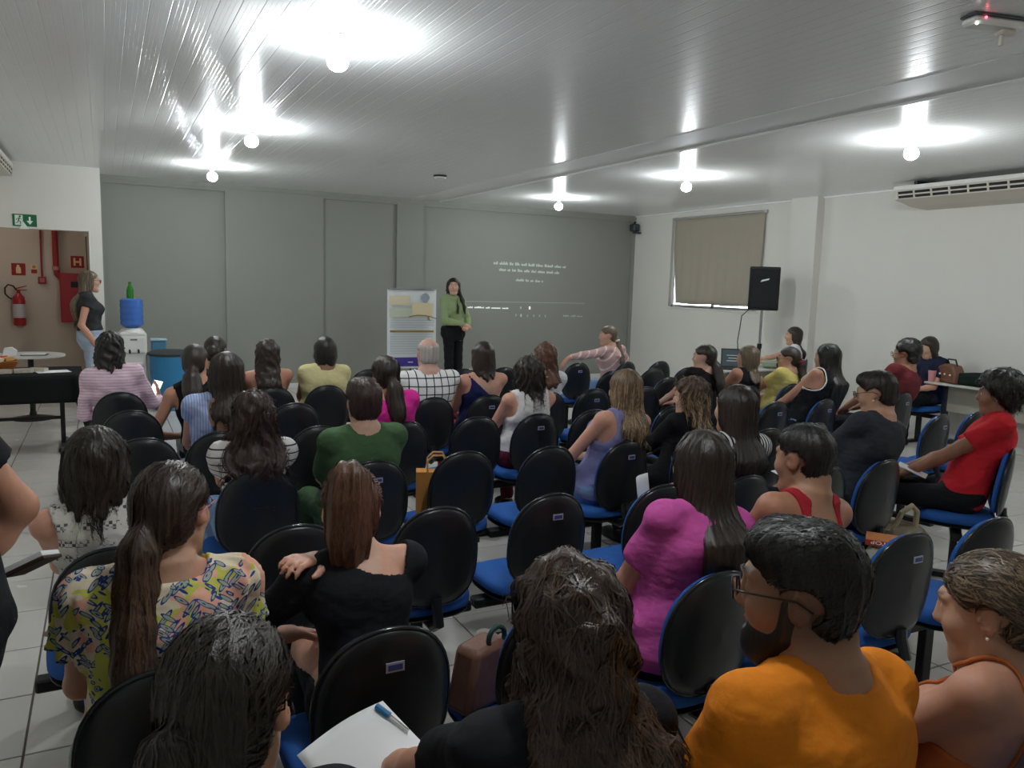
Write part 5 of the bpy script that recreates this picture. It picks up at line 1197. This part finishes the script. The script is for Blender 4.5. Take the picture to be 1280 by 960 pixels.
with ThreadPoolExecutor(4) as ex: RES = list(ex.map(build_person, P))
m_bands = {'k': blackp, 'b': K('brown_scrunchie', '6b3c22'), 'r': K('red_scrunchie', '8a1f2a'), 'w': K('white_scrunchie', 'e0dccf')}
m_strap = {'t': cloth('terracotta_strap', 'b06238')}
PO = []
for S, O in zip(P, RES):
    B = O['B']
    V, Q, col = O['body']; o = link('person', npmesh('person', V, Q, m_skin, col), None, S['loc'], S['rz'], S['label'], 'person'); PO.append(o)
    if 'shirt' in O: link('top' if S['top'][0] not in ('tee', 'elbow') else 'shirt', npmesh('shirt', *O['shirt'], S['tm']), o)
    link('trousers', npmesh('trousers', *O['pants'], S['lm']), o); link('shoes', npmesh('shoes', *O['shoes'], m_shoe[S['shoe']]), o)
    if 'hair' in O: V, Q, c = O['hair']; link('hair', npmesh('hair', V, Q, H_[S['hk']], c), o)
    Hm = Matrix([[*(B.hR[i]*B.hs), B.H[i]] for i in range(3)]+[[0, 0, 0, 1]])
    for q in (-1, 1): e = link('eye', em, o); e.matrix_local = Hm @ Matrix.Translation((.032*q, .0795, .012))
    if S.get('glasses'):
        gm = m_gl if S['glasses'] == 'k' else m_glp; b = MB()
        for q in (-1, 1):
            b.tube([(.034*q+.025*math.copysign(abs(math.cos(a))**.8, math.cos(a)), .112-.006*abs(math.cos(a)), .008+.019*math.copysign(abs(math.sin(a))**.8, math.sin(a))) for a in np.linspace(0, 6.2832, 21)[:-1]], .0017, 6, closed=True)
            b.tube([(.059*q, .106, .014), (.075*q, .085, .016), (.083*q, .03, .014), (.086*q, -.005, .012), (.082*q, -.03, -.006)], .0019, 6)
        b.tube([(-.01, .113, .012), (0, .118, .015), (.01, .113, .012)], .0017, 6); b.xf(Hm); g = obj('glasses', b, gm, o)
        b = MB()
        for q in (-1, 1): b.prism([(.034*q+.024*math.cos(a), .008+.018*math.sin(a)) for a in np.linspace(0, 6.2832, 15)[:-1]], .1085, .1095, 'y')
        b.xf(Hm); obj('lens', b, m_lens, g, False)
    if S.get('beard'):
        F = Fld(); Rm = B.hR; F.ell(B.h((0, .036, -.078)), np.array((.068, .068, .062))*B.hs, Rm, .02); F.ell(B.h((0, .066, -.102)), np.array((.046, .042, .038))*B.hs, Rm, .02)
        for q in (-1, 1): F.cap(B.h((.066*q, .012, -.0)), B.h((.058*q, .02, -.06)), .014, .02, .02)
        HR = Rm.astype(f32); Hc = B.H.astype(f32)
        def bc(Pt, d):
            q = ((Pt-Hc)@HR)/B.hs; e = np.maximum(q[:, 2]+.030-.0*q[:, 1], -(q[:, 1]-.002)); e = np.where(np.abs(q[:, 0]) > .052, np.maximum(q[:, 2]-.012, .002-q[:, 1]), e)
            lip = np.sqrt((q[:, 0]/.027)**2+((q[:, 2]+.057)/.015)**2)-1; e = np.maximum(e, np.where(q[:, 1] > .06, -lip*.015, -1)); return np.maximum(d, e)
        F.post.append(bc); V, Q = polygonise(F, .004); A_, Q2, t2 = strands(B, F, V, 1500, np.random.default_rng(3), .0018, 5, .002) if False else (V[:0], Q[:0], np.zeros(0))
        link('beard', npmesh('beard', V, Q, H_['blk'], np.stack([np.full(len(V), .5), np.zeros(len(V)), np.zeros(len(V))], 1)), o)
    if S.get('stud'):
        b = MB(); b.ball(tuple(B.h((-.086, -.002, -.036))), .0035 if S['h'] < .008 else .006, 8); obj('ear_stud', b, m_sock, o)
    if S.get('tband'):
        t_ = B.tie; ax = nrm(np.array(B.tail[2])-np.array(B.tail[1])); u = nrm(np.cross(ax, (.3, .2, 1))); w = np.cross(ax, u); rr = .024 if S['tband'] == 'k' else .028
        b = MB(); b.tube([t_+ax*.012+rr*(math.cos(a)*u+math.sin(a)*w) for a in np.linspace(0, 6.2832, 19)[:-1]], .008 if S['tband'] == 'k' else .013, 8, closed=True); obj('hair_tie', b, m_bands[S['tband']], o)
    F0 = B.field() if (S.get('straps') or S.get('piping') or S['top'][0] == 'tank' or S.get('collarband')) else None
    def onbody(pts, off):
        p = np.array(pts, f32)
        for _ in range(6): g = grad(F0, p); d = F0.ev(p, .08); p = p-g*(d-off)[:, None]
        return [tuple(x) for x in p]
    if S.get('straps') or S['top'][0] == 'tank':
        for q in (-1, 1):
            pts = [B.neck0+B.Rt*(q*(.085-.02*math.sin(a)))-B.A*.06+(-B.Fw*math.cos(a))*.13+B.A*math.sin(a)*.10-B.A*.10*(1-math.sin(a)) for a in np.linspace(-.1, 3.1, 26)]
            b = MB(); b.tube(onbody(pts, .004), .0045 if S.get('straps') else .010, 8); obj('strap', b, m_strap['t'] if S.get('straps') else S['tm'], o)
    if S.get('piping'):
        for q in (-1, 1):
            c = B.SJ[q]-B.Rt*q*.025-B.A*.03; pts = [c+.095*(B.A*math.sin(a)*1.1+B.Fw*math.cos(a)) for a in np.linspace(0, 6.2832, 25)[:-1]]
            b = MB(); b.tube(onbody(pts, .014), .006, 6, closed=True); obj('piping', b, m_signw, o)
    if S.get('collarband'):
        b = MB(); b.tube([B.neck0+B.A*.012+np.array((.073*math.cos(a), .066*math.sin(a)-.005, 0)) for a in np.linspace(0, 6.2832, 25)[:-1]], .004, 6, closed=True); obj('neck_piping', b, m_signw, o)

# ================================================================ CHAIRS IN THE ROOM
CH = [
 (.10, .87, 'blue chair under the person with gathered hair at the bottom left', 0, 0), (.66, .87, 'blue chair under the person with curly brown hair', 0, 0),
 (1.12, .72, 'blue chair under the bearded man in orange', 8, 0), (1.66, .72, 'blue chair under the woman with terracotta straps', 5, 0),
 (.09, 1.79, 'black-backed chair under the woman in the floral blouse', 0, 0), (.61, 1.79, 'black-backed chair with a label plate right behind the woman with the high ponytail', 0, 1),
 (1.13, 1.79, 'blue chair with a handbag on its seat, beyond the curly-haired person', 0, 0), (1.68, 1.76, 'chair under the woman in the magenta blouse', 2, 0),
 (2.14, 1.79, 'chair under the young man in the red tank', 0, 1), (2.62, 1.79, 'empty chair showing a blue edge, just beyond the head of the woman with terracotta straps', 0, 1), (3.13, 1.79, 'empty chair at the right frame edge, behind the person in red', 0, 0),
 (0.0, 2.70, 'chair under the woman in the lace-patterned top', 0, 0), (.58, 2.72, 'empty chair just left of the high-ponytailed woman', 0, 0), (1.13, 2.74, 'empty chair directly right of the high-ponytailed woman', 0, 0),
 (1.65, 2.75, 'empty chair with a label plate, second to the right of the high-ponytailed woman', 0, 1), (2.20, 2.70, 'empty chair half hidden by the magenta-bloused woman, white paper standing on it', 0, 0), (2.69, 2.70, 'chair under the woman in black and white stripes', 0, 0),
 (3.22, 2.70, 'empty chair between the striped-top woman and the charcoal T-shirt', 0, 0), (3.67, 2.70, 'chair under the person in the charcoal T-shirt', 6, 0), (4.74, 2.68, 'turned chair under the person in red', 35, 0),
 (.60, 3.60, 'broad black chair back behind the very long reddish hair', 0, 0), (1.14, 3.60, 'chair with a label plate under the woman in dark green', 0, 1), (1.64, 3.64, 'empty chair carrying a tan paper bag, right of the woman in dark green', 0, 0),
 (2.13, 3.60, 'empty chair left of the lilac tank top, in front of the white ruffled blouse', 0, 0), (2.64, 3.60, 'chair with a label plate under the woman in the lilac tank', 6, 1), (3.18, 3.60, 'chair under the woman in the black jacket', 0, 0),
 (3.74, 3.61, 'empty chair right of the striped-top woman\'s hair', 0, 0), (4.22, 3.66, 'empty chair whose rim arches over the head of the man in the red tank', 6, 0), (5.49, 3.63, 'empty chair with a label plate right of the charcoal T-shirt', 8, 1), (5.92, 3.63, 'empty chair with a blue edge left of the afro-haired person', 8, 0),
 (.16, 4.52, 'empty chair by the dark bob at the aisle, nearest of three in line', 0, 0), (.55, 4.57, 'chair under the woman in the blue pinstriped blouse', 0, 0), (1.11, 4.58, 'empty chair left of the woman in dark green', 0, 0), (1.64, 4.57, 'chair under the woman in hot pink', 8, 0),
 (2.15, 4.59, 'empty chair between the hot pink top and the white ruffled blouse', 0, 0), (2.59, 4.57, 'chair with a label plate under the white ruffled blouse', 0, 1), (3.06, 4.60, 'empty chair partly covered by the long dark blond hair', 0, 0), (3.79, 4.60, 'empty chair left of the blond-streaked woman\'s face', 0, 0),
 (4.72, 4.50, 'empty chair with a label plate left of the woman in white piping', 4, 1), (5.28, 4.50, 'chair with a label plate under the woman in white piping', 8, 1), (5.78, 4.40, 'empty chair left of the charcoal person\'s face', 8, 0), (6.35, 4.57, 'chair under the man in maroon', 8, 1),
 (.13, 5.48, 'empty chair in the middle of three in line behind the pink striped shirt', 0, 0), (.62, 5.48, 'chair under the woman in black at the left aisle', 0, 0), (1.16, 5.49, 'empty chair right of the very long reddish hair, before the pale yellow top', 0, 0),
 (2.19, 5.48, 'chair under the older man in the grid shirt', 0, 0), (2.66, 5.48, 'chair with a label plate under the navy one-shoulder top', 0, 1), (3.20, 5.48, 'chair under the woman with auburn hair', 0, 0), (3.69, 5.56, 'empty chair with a label plate left of the long dark blond hair', 0, 1),
 (4.22, 5.55, 'empty chair just right of the long dark blond hair', 0, 0), (4.72, 5.36, 'chair under the woman with the low dark ponytail', 0, 0), (5.25, 5.36, 'chair under the blonde in black', 0, 0), (5.80, 5.36, 'chair under the woman in yellow', 10, 0),
 (.08, 6.35, 'chair under the woman in the pink striped shirt', 0, 0), (.77, 6.35, 'wide black chair back beside the bare arm at the left aisle', 0, 0), (1.17, 6.35, 'chair under the wavy-haired woman by the grey wall', 0, 0), (1.60, 6.35, 'chair under the woman in pale yellow', 0, 0),
 (4.70, 6.75, 'empty chair in front of the pink hoodie', 0, 0), (4.92, 6.10, 'empty chair with an armrest loop, before the side table', 4, 0), (5.30, 6.84, 'empty chair behind the armrest chair', 0, 0), (5.75, 6.83, 'empty chair left of the low dark ponytail', 6, 0),
 (2.27, 7.40, 'empty front-row chair between the hot pink ponytail and the poster', 0, 0), (3.22, 7.25, 'empty front-row chair below the presenter', 0, 0), (3.69, 7.28, 'empty front-row chair right of the dark bob', 0, 0),
 (4.76, 7.53, 'front-row chair with a label plate under the resting pink sleeve', 0, 1), (5.42, 7.50, 'front-row chair under the woman in the pink hoodie', 12, 0), (5.90, 7.50, 'empty front-row chair farthest right, by the right wall', 4, 0),
 (8.16, 7.35, 'chair under the woman in white at the laptop table', 40, 0), (8.82, 5.98, 'chair under the woman in dark blue at the right wall', 90, 0)]
for x, y, lb, rz, pl in CH: chair(x, y, lb, rz, bool(pl), 'armrest' in lb and 'loop' in lb)

# ================================================================ THINGS PEOPLE HOLD OR LEFT ON SEATS
def rot(o, x, y=0): o.rotation_euler[0] = R(x); o.rotation_euler[1] = R(y); return o
t = thing('phone', 'phone with a bright white screen in the hand of the woman in pink stripes', 'phone', (.345, 6.905, .80), R(-25)); rot(t, -35, 12)
b = MB(); b.box(-.037, .037, -.004, .004, -.075, .075, .003); obj('body', b, m_blk, t)
b = MB(); b.box(-.034, .034, -.0055, -.0035, -.07, .07); obj('screen', b, mat('lit_phone_screen', (1, 1, 1), .3, emit=(1, 1, .97), es=1.1), t, False)
t = thing('notebook', 'notebook with white pages and dark brown cover held at the left edge', 'notebook', (-.172, 2.05, 1.05), R(-4)); rot(t, -19, -24)
b = MB(); b.box(-.04, .05, -.07, .07, -.011, -.002, .002); obj('cover', b, mat('dark_brown_cover', '3a2a22', .6), t)
b = MB(); b.box(-.038, .048, -.068, .068, -.002, .010, .001); obj('pages', b, m_paper, t, False)
t = thing('soda_bottle', 'clear bottle with a green cap standing in front of the floral blouse', 'bottle', (.265, 2.30, .66))
b = MB(); b.lathe([(.028, 0), (.033, .006), (.033, .13), (.03, .16), (.014, .205), (.0135, .23)], n=20); obj('body', b, mat('clear_green_plastic', (.55, .8, .6), .08, trans=.85), t)
b = MB(); b.lathe([(.0165, .222), (.0175, .224), (.0175, .246), (.015, .25), (.001, .25)], n=20); obj('cap', b, mat('green_cap', '1f8b2c', .35), t)
b = MB(); b.grid(lambda u, v: (-.11+.22*u, -.15+.30*v, .016*math.sin(u*3)+.02*v*v), 10, 10); o = obj('paper_sheets', b, m_paper, None, 'all', loc=(.475, 1.42, .72), rz=.35, label='white paper sheets with a blue pen clip before the nearest empty-looking chair back', cat='paper'); rot(o, 14, -8)
sol = o.modifiers.new('thickness', 'SOLIDIFY'); sol.thickness = .002
t = thing('blue_pen', 'clear pen with a blue cap clipped to the white sheets', 'pen', (.52, 1.535, .785), R(35))
b = MB(); b.tube([(0, 0, 0), (0, -.05, -.02)], .004, 8); obj('barrel', b, mat('clear_plastic', (.9, .9, .9), .1, trans=.8), t); b = MB(); b.tube([(0, 0, 0), (0, .035, .012)], .007, 8); obj('cap', b, mat('blue_cap', '1f6f9f', .4), t)
t = thing('paper_bag', 'tan paper bag with twisted handles on the seat behind the hot pink top', 'bag', (1.56, 3.86, .445), R(-20))
m_kraft = mat('kraft_paper', 'b87f3e', .75, .2, var=.15, bump=.2, bscale=30)
b = MB(); b.prism([(-.11, -.05), (.11, -.05), (.11, .05), (0, .035), (-.11, .05)], 0, .27); o = obj('body', b, m_kraft, t, False)
for y in (-.045, .04):
    b = MB(); b.tube([(-.05, y, .26), (-.05, y, .33), (-.02, y, .36), (.03, y, .36), (.05, y, .32), (.05, y, .26)], .006, 6); obj('handle', b, mat('handle_paper', 'c99a5c', .7), t)
b = MB(); b.grid(lambda u, v: (-.07+.14*u, .0+.03*v+.01*math.sin(u*4), .21*v), 8, 8); o = obj('loose_paper', b, m_paper, None, 'all', loc=(2.17, 2.86, .70), rz=R(35), label='white paper sheet standing up beside the magenta-bloused woman\'s hair', cat='paper'); sol = o.modifiers.new('thickness', 'SOLIDIFY'); sol.thickness = .002
o.location = (2.17, 2.82, .66)
t = thing('brown_handbag', 'brown handbag with a dark green strap loop on the seat beyond the curly hair', 'handbag', (1.0, 2.06, .445), R(20))
b = MB(); b.prism([(-.12, 0), (.12, 0), (.10, .17), (.03, .2), (-.08, .19)], -.05, .05, 'y'); o = obj('body', b, m_lea, t); bv = o.modifiers.new('bevel', 'BEVEL'); bv.width = .02; bv.segments = 2
b = MB(); b.tube([(.02+.035*math.cos(a), -.03+.0*a, .205+.035*math.sin(a)) for a in np.linspace(0, 6.2832, 17)[:-1]], .008, 8, closed=True); obj('strap_loop', b, mat('dark_green_webbing', '1f3a33', .6), t)
t = thing('olive_backpack', 'olive backpack on a seat between the striped top and the red tank', 'backpack', (3.57, 3.93, .445), R(20))
m_olive = mat('olive_canvas', '6f6d57', .85, .15, bump=.4, bscale=60, var=.2, vscale=15)
b = MB(); b.prism([(-.14, 0), (.14, 0), (.15, .18), (.1, .31), (-.08, .31), (-.14, .18)], -.1, .1, 'y'); o = obj('body', b, m_olive, t); bv = o.modifiers.new('bevel', 'BEVEL'); bv.width = .05; bv.segments = 3
b = MB(); b.tube([(-.06, -.05, .29), (-.03, -.06, .36), (.03, -.06, .36), (.06, -.05, .29)], .012, 8); obj('handle', b, m_olive, t)
for x in (-.07, .07): b = MB(); b.tube([(x, -.08, .29), (x, -.13, .18), (x, -.11, .05)], .016, 8); obj('strap', b, m_olive, t)
t = thing('canvas_bag', 'beige canvas bag with tan straps on the floor right of the charcoal T-shirt', 'bag', (4.18, 3.0, 0), R(-10))
m_canv = mat('beige_canvas', '8f8470', .85, .15, var=.25, vscale=10, bump=.4, bscale=50)
b = MB(); b.prism([(-.2, 0), (.2, 0), (.22, .2), (.14, .36), (-.1, .38), (-.2, .24)], -.1, .1, 'y'); o = obj('body', b, m_canv, t); bv = o.modifiers.new('bevel', 'BEVEL'); bv.width = .05; bv.segments = 3
b = MB(); b.tube([(-.08, -.06, .36), (-.06, -.09, .46), (0, -.1, .5), (.05, -.09, .46), (.08, -.06, .36)], .016, 8); obj('strap', b, mat('tan_strap', 'b9a98c', .7), t)
t = thing('patterned_tote', 'patterned grey tote bag on the floor right of the red tank', 'bag', (3.40, 2.46, 0), R(30))
def tote(T, c):
    v = T.n('ShaderNodeTexVoronoi'); v.inputs['Scale'].default_value = 38; T.l(T.obj(), v.inputs['Vector']); T.col(T.mix(T.math('LESS_THAN', v.outputs['Distance'], .3), c, lin('4d5146')))
b = MB(); b.prism([(-.17, 0), (.17, 0), (.20, .25), (.16, .48), (-.16, .50), (-.20, .25)], -.11, .11, 'y'); o = obj('body', b, mat('patterned_cloth', 'b3b1a2', .85, fn=tote), t); bv = o.modifiers.new('bevel', 'BEVEL'); bv.width = .04; bv.segments = 3
t = thing('stop_leaflet', 'orange and red printed leaflet reading STOP on the patterned tote', 'leaflet', (3.335, 2.47, .53), R(126)); rot(t, -20); t.scale = (.82, .82, 1)
b = MB(); b.box(-.085, .085, -.065, .065, 0, .003); obj('sheet', b, mat('orange_leaflet', 'c9814f', .6, var=.2, vscale=30), t, False)
b = MB(); b.box(-.085, .085, .018, .065, .003, .0045); obj('red_band', b, mat('red_print', '9a2a20', .5), t, False)
tc = bpy.data.curves.new('lettering', 'FONT'); tc.body = 'STOP'; tc.size = .046; tc.align_x = 'CENTER'; tc.extrude = .0005; tc.materials.append(m_signw)
to = bpy.data.objects.new('lettering', tc); C.objects.link(to); me = bpy.data.meshes.new_from_object(to); bpy.data.objects.remove(to)
link('lettering', me, t, (0, .026, .005))
t = thing('white_sneaker', 'white sneaker toe on the floor left of the curly hair', 'shoe', (1.60, 3.18, 0), R(30))
b = MB(); b.ball((0, .05, .04), .05, 14, (.8, 1.3, .8)); b.ball((0, -.06, .045), .045, 14, (.85, 1.3, 1)); obj('upper', b, m_shoe['w'], t, 'all')
b = MB(); b.prism([(-.04, -.12), (.04, -.12), (.045, 0), (.045, .08), (.02, .12), (-.02, .12), (-.045, .08), (-.045, 0)], 0, .02); obj('sole', b, m_plw, t, False)
for p, lb in (((5.02, 3.05, .505), 0),): pass
b = MB(); b.box(-.06, .06, -.085, .085, 0, .004); o = obj('leaflet', b, m_paper, None, False, loc=(4.36, 3.06, .66), rz=R(30), label='small white leaflet in the hands of the person in red', cat='paper'); rot(o, 20, 0)
b = MB(); b.box(-.07, .07, -.1, .1, 0, .004); o = obj('leaflet', b, m_paper, None, False, loc=(3.52, 3.22, .655), rz=R(10), label='white sheet under the hands of the person in charcoal', cat='paper'); rot(o, 12, 0)
